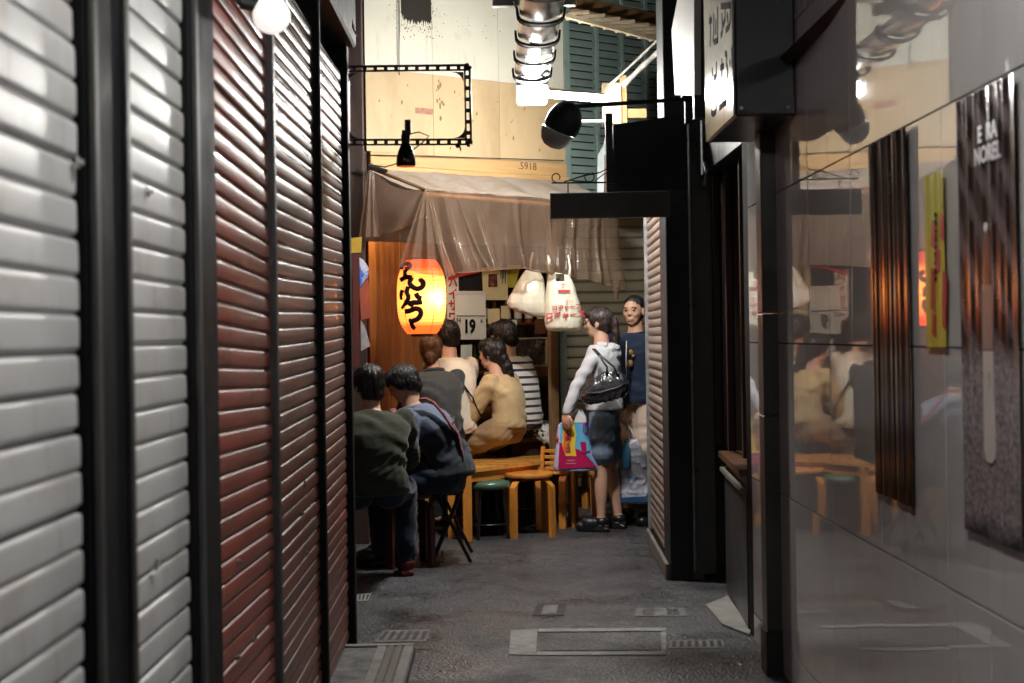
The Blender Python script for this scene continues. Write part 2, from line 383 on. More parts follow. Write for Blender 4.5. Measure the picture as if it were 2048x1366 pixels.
def vinyl(name, col, alpha, rough=.15):
    m = bpy.data.materials.new(name); m.use_nodes = True; n = m.node_tree.nodes; l = m.node_tree.links
    b = n['Principled BSDF']; b.inputs['Roughness'].default_value = rough
    tc = n.new('ShaderNodeTexCoord'); nz = n.new('ShaderNodeTexNoise'); nz.inputs['Scale'].default_value = 5; nz.inputs['Detail'].default_value = 8; nz.inputs['Roughness'].default_value = .7
    l.new(tc.outputs['Object'], nz.inputs[0])
    cr = n.new('ShaderNodeMix'); cr.data_type = 'RGBA'; cr.inputs[6].default_value = (*col, 1); cr.inputs[7].default_value = (col[0]*.6, col[1]*.52, col[2]*.45, 1)
    r0 = n.new('ShaderNodeMapRange'); r0.inputs[1].default_value = .42; r0.inputs[2].default_value = .7; l.new(nz.outputs[0], r0.inputs[0]); l.new(r0.outputs[0], cr.inputs[0])
    l.new(cr.outputs[2], b.inputs['Base Color'])
    n2 = n.new('ShaderNodeTexNoise'); n2.inputs['Scale'].default_value = 120; l.new(tc.outputs['Object'], n2.inputs[0])
    bp = n.new('ShaderNodeBump'); bp.inputs['Strength'].default_value = .25; bp.inputs['Distance'].default_value = .004; l.new(n2.outputs[0], bp.inputs['Height']); l.new(bp.outputs[0], b.inputs['Normal'])
    tl = n.new('ShaderNodeBsdfTranslucent'); l.new(cr.outputs[2], tl.inputs[0])
    tr = n.new('ShaderNodeBsdfTransparent'); tr.inputs[0].default_value = (.95, .88, .80, 1)
    m1 = n.new('ShaderNodeMixShader'); m1.inputs[0].default_value = .45; l.new(b.outputs[0], m1.inputs[1]); l.new(tl.outputs[0], m1.inputs[2])
    m2 = n.new('ShaderNodeMixShader'); l.new(tr.outputs[0], m2.inputs[1]); l.new(m1.outputs[0], m2.inputs[2])
    r3 = n.new('ShaderNodeMapRange'); r3.inputs[1].default_value = .3; r3.inputs[2].default_value = .7; r3.inputs[3].default_value = alpha-.12; r3.inputs[4].default_value = min(1, alpha+.12)
    l.new(nz.outputs[0], r3.inputs[0]); l.new(r3.outputs[0], m2.inputs[0])
    l.new(m2.outputs[0], n['Material Output'].inputs[0])
    return m
M['vinyl'] = vinyl('brownish_clear_vinyl', (.31, .225, .165), .52)
M['vinylroof'] = vinyl('dusty_clear_vinyl', (.82, .74, .67), .86, .25)
M['vinylclear'] = vinyl('clear_vinyl_curtain', (.38, .25, .16), .42, .15)
# stripes for the knitted shirt
def striped(name, a, b, pitch, duty, zmax):
    m = cloth(name, a); n = m.node_tree.nodes; l = m.node_tree.links; bs = n['Principled BSDF']
    tc = n.new('ShaderNodeTexCoord'); sp = n.new('ShaderNodeSeparateXYZ'); l.new(tc.outputs['Object'], sp.inputs[0])
    md = n.new('ShaderNodeMath'); md.operation = 'FLOORED_MODULO'; md.inputs[1].default_value = pitch; l.new(sp.outputs[2], md.inputs[0])
    lt = n.new('ShaderNodeMath'); lt.operation = 'LESS_THAN'; lt.inputs[1].default_value = pitch*duty; l.new(md.outputs[0], lt.inputs[0])
    l2 = n.new('ShaderNodeMath'); l2.operation = 'LESS_THAN'; l2.inputs[1].default_value = zmax; l.new(sp.outputs[2], l2.inputs[0])
    mm = n.new('ShaderNodeMath'); mm.operation = 'MULTIPLY'; l.new(lt.outputs[0], mm.inputs[0]); l.new(l2.outputs[0], mm.inputs[1])
    src = bs.inputs['Base Color'].links[0].from_socket
    mx = n.new('ShaderNodeMix'); mx.data_type = 'RGBA'; l.new(mm.outputs[0], mx.inputs[0]); l.new(src, mx.inputs[6]); mx.inputs[7].default_value = (*b, 1)
    l.new(mx.outputs[2], bs.inputs['Base Color']); return m

# ================================================================== SETTING: ground
g = MB(); g.add([(-30, -20, 0), (30, -20, 0), (30, 60, 0), (-30, 60, 0)], [[0, 1, 2, 3]])
struct(g.build('ground', M['asphalt']))
def sheet(name, pts, z, m, th=None, parent=None):
    b = MB(); P = [Vector((p.x, p.y, z)) for p in pts]
    if th: b.poly([p-Vector((0, 0, th)) for p in P], (0, 0, 1), th)
    else: b.add(P, [list(range(len(P)))])
    return b.build(name, m, parent)
# concrete ring round a patched trench
tr = struct(bpy.data.objects.new('pavement', None)); COL.objects.link(tr)
for q in ([(1022, 1262), (1075, 1260), (1072, 1312), (1018, 1310)], [(1077, 1259), (1332, 1257), (1331, 1263), (1077, 1265)],
          [(1074, 1305), (1332, 1304), (1333, 1311), (1073, 1312)], [(1322, 1264.5), (1332, 1264.5), (1333, 1303), (1323, 1303)]):
    sheet('concrete_strip', [WF(*p) for p in q], .004, mat('pale_cement', (.36, .36, .35), .8, var=.3, vs=14, bump=.3, col2=(.16, .16, .155), c2=(.5, .75), c2s=10), None, tr)
sheet('asphalt_patch', [WF(*p) for p in ((1082, 1268), (1319, 1266), (1320, 1301), (1079, 1302))], .003,
      asphalt_mat('patch_asphalt', (.025, .025, .027), (.15, .15, .15), .5), None, tr)
sheet('concrete_apron', [WF(*p) for p in ((1412, 1214), (1455, 1196), (1502, 1262), (1499, 1274), (1444, 1252))], .012, M['concrete'], .012, tr)
# drain covers set in the road
def cover(name, px, label, slots, m=M['cement'], m2=M['black']):
    P = [WF(*p, .006) for p in px]; c = sum(P, Vector())/4; c.z = 0
    t = thing(name, label, 'drain cover', c)
    ins = [c.lerp(p, .97) for p in P]
    b = MB(); b.poly([Vector((p.x, p.y, .0005)) for p in P], (0, 0, 1), .0025); b.build('frame', m, t)
    for i in range(slots):
        a, e = (i+.25)/slots, (i+.75)/slots
        lo = [ins[0].lerp(ins[1], a), ins[0].lerp(ins[1], e), ins[3].lerp(ins[2], e), ins[3].lerp(ins[2], a)]
        lo = [lo[0].lerp(lo[3], .12), lo[1].lerp(lo[2], .12), lo[2].lerp(lo[1], .12), lo[3].lerp(lo[0], .12)]
        b = MB(); b.add([Vector((p.x, p.y, .0042)) for p in lo], [[0, 1, 2, 3]]); b.build('slot', m2, t)
    return t
cover('drain_cover', [(768, 1259), (862, 1258), (852, 1281), (748, 1283)], 'slotted drain cover beside the striped doorstep', 6)
cover('drain_cover', [(1340, 1279), (1446, 1278), (1450, 1294), (1338, 1295)], 'slotted drain cover right of the concrete framed patch', 7, M['concrete'])
cover('drain_cover', [(1272, 1215), (1368, 1214), (1375, 1230), (1270, 1231)], 'pale drain cover near the concrete apron', 2, M['cement'], M['asphalt'])
cover('inspection_cover', [(1076, 1206), (1132, 1205), (1128, 1229), (1064, 1230)], 'small dark inspection cover in the middle of the alley', 1, M['black'], M['cement'])
cover('drain_cover', [(708, 1187), (742, 1186), (736, 1200), (707, 1201)], 'small yellowish drain cover beside the red shutter foot', 4, M['concrete'])
# doorstep, bottom left
c = WF(790, 1330); ds = thing('doorstep', 'low tiled doorstep with pale and dark stripes at the foot of the red shutter', 'doorstep', (c.x, c.y, 0))
xs = [-.66, -.335]
step_y0, step_y1 = 4.7, 6.02
b = MB(); b.span((-.70, step_y0, .0), (-.38, step_y1, .05), bev=.006); b.build('slab', M['cement'], ds)
for i, (x0, x1, mm) in enumerate(((-.535, -.495, 'concrete'), (-.490, -.462, 'charcoal'), (-.456, -.428, 'charcoal'), (-.423, -.384, 'concrete'))):
    b = MB(); b.span((x0, step_y0+.004, .051), (x1, step_y1-.05, .057), bev=.002); b.build('strip', M[mm], ds)
b = MB(); b.span((-.69, step_y1-.046, .051), (-.384, step_y1-.006, .058), bev=.002); b.build('strip', M['concrete'], ds)
# ================================================================== slat mesh factory
def slat_mesh(name, length, prof, m, ends=.012, end_scale=.6):
    b = MB(); st = [(0, end_scale), (ends*.35, .88), (ends, 1), (length-ends, 1), (length-ends*.35, .88), (length, end_scale)]
    h = prof[-1][1]; n = len(prof); vs = []
    for y, s in st:
        for (x, z) in prof: vs.append((x*s, y, h/2+(z-h/2)*(s*.25+.75)))
    fs = [[i*n+j, i*n+j+1, (i+1)*n+j+1, (i+1)*n+j] for i in range(len(st)-1) for j in range(n-1)]
    fs += [list(range(n)), [(len(st)-1)*n+j for j in range(n)][::-1]]
    b.add(vs, fs); o = b.build(name, m, smooth=50); me = o.data; bpy.data.objects.remove(o); return me
PW = .0615
prof_white = [(-.0020, 0), (-.0020, .0048), (.0026, .0054), (.0046, .0064), (.0060, .0088), (.0064, .0115), (.0066, .0150), (.0068, .0300), (.0066, .0480), (.0063, .0520), (.0054, .0560), (.0036, .0585), (-.0020, .0600)]
PR = .0520
prof_red = [(-.003, 0), (-.003, .004), (.0024, .0048), (.0040, .0070), (.0049, .0120), (.0056, .0220), (.0052, .0320), (.0040, .0420), (.0026, .0460), (.0008, .0484), (-.003, .0494)]
prof_brown = [(-.003, 0), (-.003, .004), (.005, .006), (.010, .014), (.0115, .028), (.009, .042), (.002, .050), (-.003, .052)]

def shutter(label, X, y0, y1, pitch, prof, m, z0=.04, z1=2.5, tilt=0.0, face=1, extra=None, perf=None):
    t = thing('roller_shutter', label, 'roller shutter', (X, y0, 0))
    me = slat_mesh('slat', y1-y0, prof, m); me2 = slat_mesh('slat', y1-y0, prof, perf) if perf else me
    n = int((z1-z0)/pitch)
    for i in range(n):
        rz = 0 if face > 0 else PI
        jit = random.uniform(-.0015, .0015)+(random.uniform(-.003, .001) if random.random() < .15 else 0)
        z = z0+i*pitch
        o = inst('slat', me2 if (perf and z > 1.86) else me, t, (jit, 0 if face > 0 else (y1-y0), z), (tilt+random.uniform(-.0012, .0012), random.uniform(-.02, .02), rz))
    b = MB(); b.span((X-.03*face, y0, z0), (X-.008*face, y1, z1)); b.build('backing', M['black'], t)
    b = MB(); b.span((X-.008*face, y0+.005, .005), (X+.022*face, y1-.005, z0-.004), bev=.004); b.build('bottom_rail', M['black_paint'], t)
    return t
XL = -.672
wa = shutter('white roller shutter nearest on the left, cut by the picture edge', XL, .55, 2.255, PW, prof_white, M['white_slat'])
wb = shutter('narrow white roller shutter between two black posts on the left', XL, 2.50, 3.022, PW, prof_white, M['white_slat'], z0=.052)
# perforated upper slats
def perforate(src, name):
    m = src.copy(); m.name = name; n = m.node_tree.nodes; l = m.node_tree.links; bs = n['Principled BSDF']
    tc = n.new('ShaderNodeTexCoord'); sp = n.new('ShaderNodeSeparateXYZ'); l.new(tc.outputs['Object'], sp.inputs[0])
    def math_(op, a, bval):
        q = n.new('ShaderNodeMath'); q.operation = op
        if hasattr(a, 'links'): l.new(a, q.inputs[0])
        else: q.inputs[0].default_value = a
        if hasattr(bval, 'links'): l.new(bval, q.inputs[1])
        else: q.inputs[1].default_value = bval
        return q.outputs[0]
    fy = math_('FLOORED_MODULO', sp.outputs[1], .042); hole = math_('LESS_THAN', fy, .026)
    zc = math_('ABSOLUTE', math_('SUBTRACT', sp.outputs[2], .034), 0); band = math_('LESS_THAN', zc, .0065)
    k = math_('MULTIPLY', hole, band)
    src_s = bs.inputs['Base Color'].links[0].from_socket
    mx = n.new('ShaderNodeMix'); mx.data_type = 'RGBA'; l.new(k, mx.inputs[0]); l.new(src_s, mx.inputs[6]); mx.inputs[7].default_value = (.004, .004, .004, 1)
    l.new(mx.outputs[2], bs.inputs['Base Color'])
    inv = math_('SUBTRACT', 1.0, k); sc = math_('MULTIPLY', inv, .5); l.new(sc, bs.inputs['Specular IOR Level'])
    return m
perf = perforate(M['red_slat2'], 'perforated_red_painted_steel')
ra = shutter('bright oxide red roller shutter nearest the black post', XL, 3.292, 4.135, PR, prof_red, M['red_slat'], tilt=-.028)
rb = shutter('worn red brown roller shutter in the middle of three', XL, 4.195, 5.185, PR, prof_red, M['red_slat2'], z0=.03, tilt=.014, perf=perf)
rc = shutter('dark red brown roller shutter at the alley corner, farthest of three', XL, 5.235, 6.125, PR, prof_red, M['red_slat2'], z0=.035, tilt=.022, perf=perf)
def post(label, y0, y1, x1, m='black_paint', zt=2.62, trims=()):
    t = thing('shutter_post', label, 'post', (XL, (y0+y1)/2, 0))
    b = MB(); b.span((XL-.07, y0, 0), (x1, y1, zt), bev=.006); b.build('upright', M[m], t)
    for (a, e, xo) in trims:
        b = MB(); b.span((x1+.0005, a, .01), (x1+xo, e, zt-.02), bev=.002); b.build('guide_rail', M['grey_trim'], t)
    return t
post('broad black post between the two white shutters', 2.262, 2.492, XL+.022, trims=((2.263, 2.285, .012), (2.466, 2.490, .010)))
post('black post between white and red shutters', 3.030, 3.284, XL+.022, trims=((3.032, 3.060, .012),))
post('slim grey rail between the first two red shutters', 4.142, 4.190, XL+.022, 'grey_trim')
post('slim dark rail between the last two red shutters', 5.191, 5.229, XL+.022, 'black_paint', trims=((5.193, 5.21, .008),))
post('thin black corner post where the red shutters end', 6.131, 6.20, XL+.03, 'black_paint')
# locks on the slats
def lock(parent, px, py):
    p = WX(px, py, XL+.013); b = MB(); b.lathe([(.011, 0), (.011, .004), (.005, .005), (.005, .011)], p, 14, R=Matrix.Rotation(PI/2, 3, 'Y')); b.build('lock', M['chrome'], parent, smooth=True)
for p in ((310, 1130), (155, 325), (293, 384)): lock(wb if p[0] > 250 else wa, *p)
for p in ((477, 1125), (506, 1278), (474, 1316)): lock(ra, *p)
for p in ((608, 968), (602, 1027), (612, 1107)): lock(rb, *p)
# building over the shutters
lb = thing('shuttered_building', 'dark building front above the shutters on the left', 'building', (XL-.5, 3.5, 0))
b = MB(); b.span((XL-.2, -1.0, 2.625), (XL+.06, 6.25, 3.2), bev=.01); b.build('shutter_housing', M['black'], lb)
b = MB(); b.span((-2.2, -1.0, 3.205), (XL-.02, 6.2, 5.2)); b.build('wall', M['charcoal'], lb)
b = MB(); b.span((XL-.18, -1.0, 0), (XL-.08, 6.19, 2.62)); b.build('inner_wall', M['black'], lb)
b = MB(); b.tube([W(702, 30, 6.1), W(708, 60, 6.1), W(714, 72, 6.1)], .004, 6); b.build('hook', M['steelgrey'], lb)
# globe lamp
gp = W(543, 30, 3.6); gl = thing('globe_lamp', 'round white globe lamp on a bracket over the red shutter', 'lamp', gp)
b = MB(); b.ell(gp, .0475, n=28, m=18); b.build('globe', M['globe'], gl, smooth=2)
b = MB(); b.tube([gp+Vector((-.03, -.01, .02)), gp+Vector((-.075, -.02, .028))], .016, 12); b.build('socket', M['black'], gl, smooth=True)
b = MB(); b.tube([gp+Vector((-.075, -.02, .028)), gp+Vector((-.085, -.18, .03)), gp+Vector((-.095, -.30, .06))], .008, 8)
b.ell(gp+Vector((-.085, -.19, .03)), (.016, .045, .02)); b.build('bracket', M['black'], gl, smooth=True)

# ================================================================== right: tiled wall
XR = 1.09
tw = thing('tiled_wall', 'wall of polished grey tiles reflecting the stall on the right', 'wall', (XR, 3.5, 0))
b = MB(); b.span((XR+.012, .6, 0), (XR+.25, 6.40, 4.2)); b.build('backing', M['grout'], tw)
rows = [(.006, .122), (.127, .713), (.718, 1.302), (1.307, 1.890), (1.895, 2.478), (2.483, 3.066)]
cols = [3.49-.305*k for k in range(9, 0, -1)]+[3.49+.3025*k for k in range(10)]
tme = {}
for ri, (z0, z1) in enumerate(rows):
    for ci in range(len(cols)-1):
        y0, y1 = cols[ci]+.0012, cols[ci+1]-.0012
        key = (round(y1-y0, 4), round(z1-z0, 4))
        if key not in tme:
            bb = MB(); bb.box((0, 0, 0), (.014, y1-y0, z1-z0), bev=.0006); o = bb.build('tile', M['tile']); tme[key] = o.data; bpy.data.objects.remove(o)
        inst('tile', tme[key], tw, (.007+random.uniform(-.0006, .0006), (y0+y1)/2-3.5, (z0+z1)/2),
             (0, random.uniform(-.0016, .0016), random.uniform(-.0028, .0028)))
b = MB(); b.span((XR+.02, .6, 3.07), (XR+.2, 6.4, 5.2)); b.build('upper_wall', M['charcoal'], tw)
# pilaster
pl = thing('pilaster', 'slim dark grey pilaster with a black foot standing against the tiles', 'pillar', (1.07, 5.62, 0))
b = MB(); b.span((1.030, 5.575, .178), (1.120, 5.68, 1.02), bev=.003); b.span((1.030, 5.575, 1.024), (1.120, 5.68, 1.42), bev=.003); b.span((1.030, 5.575, 1.424), (1.120, 5.68, 2.131), bev=.003); b.build('shaft', M['pillar'], pl)
b = MB(); b.span((1.024, 5.568, 0), (1.120, 5.69, .176), bev=.003); b.build('foot', M['pillar_base'], pl)
# posters on the tiles
def poster_geo(y0, y1, z0, z1, amp, seed, x=XR-.004):
    def fn(s, t):
        y = y0+(y1-y0)*s; z = z0+(z1-z0)*t
        a = amp*(.22+.78*t**3)
        w = a*(math.sin(s*40+seed)+.6*math.sin(s*71+seed*2.3+t))+.004*t*math.sin(s*9+seed)
        return Vector((x-.006-abs(w)*.9, y, z))
    return fn
def printmat(name, z0, z1):
    m = bpy.data.materials.new(name); m.use_nodes = True; n = m.node_tree.nodes; l = m.node_tree.links; bs = n['Principled BSDF']
    tc = n.new('ShaderNodeTexCoord'); sp = n.new('ShaderNodeSeparateXYZ'); l.new(tc.outputs['Object'], sp.inputs[0])
    wv = n.new('ShaderNodeTexWave'); wv.inputs['Scale'].default_value = 3.2; wv.inputs['Distortion'].default_value = 3; wv.inputs['Detail'].default_value = 2
    mp = n.new('ShaderNodeMapping'); mp.inputs['Rotation'].default_value = (.75, 0, 0); mp.inputs['Scale'].default_value = (1, 1, 1); l.new(tc.outputs['Object'], mp.inputs[0])
    wv.bands_direction = 'Y'; l.new(mp.outputs[0], wv.inputs[0])
    c1 = n.new('ShaderNodeValToRGB'); e = c1.color_ramp.elements; e[0].position = .35; e[0].color = (.018, .012, .014, 1); e[1].position = .95; e[1].color = (.10, .078, .085, 1); l.new(wv.outputs[0], c1.inputs[0])
    nz = n.new('ShaderNodeTexNoise'); nz.inputs['Scale'].default_value = 75; nz.inputs['Detail'].default_value = 8; nz.inputs['Roughness'].default_value = .75; l.new(tc.outputs['Object'], nz.inputs[0])
    c2 = n.new('ShaderNodeValToRGB'); e = c2.color_ramp.elements; e[0].position = .36; e[0].color = (.05, .04, .042, 1); e[1].position = .60; e[1].color = (.40, .345, .355, 1); l.new(nz.outputs[0], c2.inputs[0])
    nb = n.new('ShaderNodeTexNoise'); nb.inputs['Scale'].default_value = 7; l.new(tc.outputs['Object'], nb.inputs[0])
    a = n.new('ShaderNodeMath'); a.operation = 'MULTIPLY_ADD'; a.inputs[1].default_value = .12; l.new(nb.outputs[0], a.inputs[0]); l.new(sp.outputs[2], a.inputs[2])
    mr = n.new('ShaderNodeMapRange'); mr.inputs[1].default_value = z0; mr.inputs[2].default_value = z1; mr.inputs[3].default_value = 1; mr.inputs[4].default_value = 0; l.new(a.outputs[0], mr.inputs[0])
    mx = n.new('ShaderNodeMix'); mx.data_type = 'RGBA'; l.new(mr.outputs[0], mx.inputs[0]); l.new(c1.outputs[0], mx.inputs[6]); l.new(c2.outputs[0], mx.inputs[7])
    # dark band along the foot
    m3 = n.new('ShaderNodeMapRange'); m3.inputs[1].default_value = .055; m3.inputs[2].default_value = .115; m3.inputs[3].default_value = 1; m3.inputs[4].default_value = 0; l.new(a.outputs[0], m3.inputs[0])
    mx2 = n.new('ShaderNodeMix'); mx2.data_type = 'RGBA'; l.new(m3.outputs[0], mx2.inputs[0]); l.new(mx.outputs[2], mx2.inputs[6]); mx2.inputs[7].default_value = (.02, .022, .028, 1)
    l.new(mx2.outputs[2], bs.inputs['Base Color']); bs.inputs['Roughness'].default_value = .16
    return m
pz0, pz1 = .882, 1.880
po = thing('hanging_poster', 'tall dark poster with a pale stick on rough stone, nearest on the right', 'poster', (XR, 3.16, pz0))
b = MB(); b.grid(poster_geo(2.955, 3.325, pz0, pz1, .0055, 1.0), 60, 30); b.build('sheet', printmat('poster_print', .43, .50), po, smooth=2)
XS = XR-.0125
def strip(pts, m, name, parent, th=.0012):
    b = MB(); b.poly([WX(px, py, XS) for px, py in pts], (-1, 0, 0), th); return b.build(name, m, parent)
strip([(1968, 462), (1977, 462), (1984, 640), (1986, 700), (1966, 700), (1968, 640)], mat('print_brown_stick', (.10, .045, .035), .3), 'printed_stick', po)
strip([(1966, 702), (1986, 702), (1992, 900), (1991, 918), (1984, 928), (1974, 922), (1969, 900)], mat('print_pale_stick', (.62, .56, .52), .3), 'printed_stick', po)
strip([(1966, 570), (1985, 570), (1986, 699), (1966, 699)], mat('print_mid_stick', (.26, .19, .17), .3), 'printed_stick', po, .0018)
b = MB(); b.lathe([(.0105, 0), (.0105, .002)], WX(1972, 455, XS), 16, R=Matrix.Rotation(-PI/2, 3, 'Y')); b.build('printed_dot', M['whiteplastic'], po)
b = MB(); text_geo(b, 'E  RA', .052, WX(1974, 265, XS-.009), (0, -1, 0), (0, 0, 1), bold=.0012)
text_geo(b, 'NOREL', .052, WX(1974, 308, XS-.009), (0, -1, 0), (0, 0, 1), bold=.0012); b.build('lettering', mat('print_silver', (.42, .40, .42), .35), po)
po2 = thing('hanging_poster', 'narrow dark poster hanging midway along the tiled wall', 'poster', (XR, 3.92, pz0))
b = MB(); b.grid(poster_geo(3.735, 4.115, .882, 1.885, .0065, 2.6), 60, 30); b.build('sheet', mat('poster_print_dark', (.014, .011, .012), .14, var=.5, vs=3, col2=(.045, .035, .035), c2=(.5, .75), c2s=4), po2, smooth=2)
yp = thing('strip_poster', 'narrow yellow green strip poster with red writing on the tiles', 'poster', (XR, 3.52, 1.305))
b = MB(); b.grid(poster_geo(3.442, 3.602, 1.305, 1.735, .0015, .4), 24, 12); b.build('sheet', M['yellow'], yp, smooth=2)
b = MB()
for (px, py, h) in ((1867, 470, 60), (1884, 455, 55), (1866, 580, 90), (1889, 600, 120), (1876, 520, 50), (1868, 650, 50)):
    b.poly([WX(px-3, py-h/2, XR-.0125), WX(px+4, py-h/2+6, XR-.0125), WX(px+3, py+h/2, XR-.0125), WX(px-4, py+h/2-8, XR-.0125)], (-1, 0, 0), .001)
b.build('red_writing', M['redink'], yp)
b = MB()
for k in range(9):
    p = WX(1871, 430+k*16, XR-.0128); b.box(p, (.001, .016, .012+.006*(k % 2)), Matrix.Rotation(.3*(-1)**k, 3, 'X'))
b.build('black_writing', M['ink'], yp)

# ---------------------------------------------------- projecting light box sign
SX0, SY0, SY1, SZ0, SZ1 = .870, 5.17, 5.88, 2.135, 3.4
sb = thing('box_sign', 'projecting box sign with white face and black brushed writing', 'sign', (SX0+.1, 5.7, SZ0))
b = MB(); b.span((SX0, SY0, SZ0), (1.088, SY1, SZ1), bev=.006); b.build('casing', mat('slate_casing', (.020, .024, .030), .35, var=.2), sb)
b = MB(); b.span((SX0-.008, SY0+.008, SZ0+.004), (SX0-.0005, SY1-.008, SZ1-.01), bev=.002); b.build('face', M['acrylic'], sb)
def brush(strokes, conv, rad, name, m, parent, flat=.25, n=8, nrm=None):
    for st in strokes:
        b = MB(); P = [conv(*p[:2]) for p in st]; R = [rad*(p[2] if len(p) > 2 else 1) for p in st]
        Q, RR = [], []
        for i in range(len(P)-1):
            for k in range(4): Q.append(P[i].lerp(P[i+1], k/4)); RR.append(R[i]+(R[i+1]-R[i])*k/4)
        Q.append(P[-1]); RR.append(R[-1])
        for _ in range(2): Q = [Q[0]]+[(Q[i-1]+Q[i]*2+Q[i+1])/4 for i in range(1, len(Q)-1)]+[Q[-1]]
        b.tube(Q, RR, n, ey=flat, upv=nrm)
        b.build(name, m, parent, smooth=2)
s1 = 80/377.
cv = lambda x, y: WX(1400+x*s1, y*s1, SX0-.0085)
brush([[(95, 140), (100, 300), (95, 440)], [(85, 200), (110, 190)], [(130, 130), (130, 300), (122, 400)], [(165, 60), (165, 380)], [(130, 400), (170, 375)], [(148, 180), (148, 330)],
       [(205, 120), (212, 290), (195, 340)], [(195, 60), (240, 55), (285, 50)], [(285, 50), (285, 230), (240, 290)], [(235, 60), (238, 180), (215, 240)], [(255, 120), (262, 210)],
       [(115, 640), (120, 720)], [(155, 580), (155, 720), (130, 735)], [(205, 550), (205, 740)], [(190, 640), (225, 620)], [(235, 500), (255, 520), (245, 590), (262, 660), (255, 740)],
       [(295, 440), (300, 540), (302, 640)], [(280, 560), (285, 620)], [(312, 680), (312, 750)],
       [(155, 960), (155, 1050), (120, 1080), (105, 1050)], [(180, 1020), (215, 985), (250, 960)]], cv, .0125, 'brush_stroke', M['ink'], sb, .04, nrm=Vector((1, 0, 0)))
b = MB(); b.box((0, 0, 0), (.05, .9, .05), bev=.004)
br = thing('sign_brace', 'rust brown angle iron brace above the box sign', 'bracket', W(1640, 40, 4.9))
b = MB(); b.tube([W(1570, 120, 5.2), W(1725, -30, 4.3)], .028, 4); b.build('brace', mat('rusty_iron', (.05, .022, .016), .5, .3, var=.5, vs=20), br)
b = MB(); b.ell(W(1541, 30, 5.2), .022); b.ell(W(1538, 118, 5.25), .026); b.tube([W(1541, 30, 5.2), W(1538, 118, 5.25)], .008, 6); b.build('bolt', M['black'], br, smooth=True)
# second sign farther on
s2 = thing('panel_sign', 'white panel sign behind the box sign with a black edge', 'sign', W(1370, 180, 6.6))
b = MB(); P = [WX(x, y, .86) for x, y in ((1343, 60), (1362, -40), (1388, -40), (1388, 190), (1350, 190))]; b.poly(P, (1, 0, 0), .03); b.build('panel', M['white_paint'], s2)
b = MB(); b.span(W(1389, 236, 6.2), W(1413, -40, 6.25)); b.build('edge', M['black'], s2)
b = MB()
b.tube([W(1395, 55, 6.7), W(1395, 30, 6.7), W(1400, 10, 6.7), W(1404, -20, 6.7)], .012, 10); b.build('steel_hoop', M['chrome'], s2, smooth=True); b = MB()
b.tube([W(1393, 180, 6.6), W(1397, 235, 6.6), W(1408, 243, 6.6), W(1412, 200, 6.6)], .011, 10); b.build('steel_hoop', M['chrome'], s2, smooth=True)
# ---------------------------------------------------- dark pillar, door, low wall
bp_ = thing('dark_pillar', 'tall black panelled pillar at the alley corner on the right', 'pillar', (1.05, 7.9, 0))
b = MB(); b.span((.912, 7.76, 0), (1.035, 8.05, 3.3), bev=.004); b.build('corner_post', M['navy'], bp_)
b = MB(); b.span((1.037, 7.772, .03), (1.165, 8.05, 3.3), bev=.003); b.build('panel', M['charcoal'], bp_)
b = MB(); b.span((1.13, 8.06, 2.75), (1.4, 9.3, 4.4)); b.build('upper_wall', M['black'], bp_)
b = MB(); b.tube([(1.045, 7.755, .05), (1.045, 7.755, 3.2)], .010, 8); b.build('conduit', M['steelgrey'], bp_, smooth=True)
for z in (.6, 1.5, 2.4):
    b = MB(); b.box((1.045, 7.755, z), (.045, .012, .018)); b.build('pipe_clip', M['grey_trim'], bp_)
for (x, z) in ((SX0+.02, SZ0+.03), (1.06, SZ0+.03), (SX0+.02, SZ0+.5), (1.06, SZ0+.5)):
    b = MB(); b.lathe([(.007, 0), (.006, .004), (0, .005)], (x, SY0-.0002, z), 10, R=Matrix.Rotation(PI/2, 3, 'X'), cap=False); b.build('rivet', M['steelgrey'], sb, smooth=True)
for (z0_, z1_) in ((SZ0+.008, SZ0+.02), (SZ0+.68, SZ0+.69)):
    b = MB(); b.span((SX0+.006, SY0-.004, z0_), (1.082, SY0-.0005, z1_)); b.build('trim', M['grey_trim'], sb)
dr = thing('glazed_door', 'dark glazed wooden door beside the black pillar', 'door', (1.22, 7.1, 0))
b = MB(); b.span((1.20, 6.41, .74), (1.23, 7.76, 2.6)); b.build('pane', M['glassdark'], dr)
for y in (6.42, 6.86, 7.3, 7.72):
    b = MB(); b.span((1.165, y, .74), (1.2, y+.035, 2.6), bev=.003); b.build('frame_bar', M['darkwood'], dr)
b = MB(); b.span((1.10, 6.405, 2.2), (1.4, 7.755, 3.4)); b.build('header', M['black'], dr)
b = MB(); b.tube([W(1408, 325, 7.2), W(1412, 345, 7.1), W(1409, 370, 7.2)], .006, 6); b.build('hook', M['steelgrey'], dr)
lw = thing('low_wall', 'low grey wall with a wooden sill under the dark door', 'wall', (1.15, 6.9, 0))
a0, a1 = Vector((1.098, 6.41, 0)), Vector((1.165, 7.45, 0))
b = MB(); b.poly([a0, a1, Vector((1.4, 7.45, 0)), Vector((1.4, 6.41, 0))], (0, 0, 1), .625); b.build('wall', M['pillar'], lw)
o4 = Vector((-.025, 0, 0))
b = MB(); b.poly([a0+o4+Vector((0, .003, .627)), a1+o4+Vector((0, 0, .627)), Vector((1.39, 7.45, .627)), Vector((1.39, 6.415, .627))], (0, 0, 1), .02); b.build('trim', M['sill'], lw)
b = MB(); b.poly([a0+Vector((.01, .003, .649)), a1+Vector((.01, 0, .649)), Vector((1.38, 7.45, .649)), Vector((1.38, 6.415, .649))], (0, 0, 1), .05); b.build('sill_board', M['black'], lw)
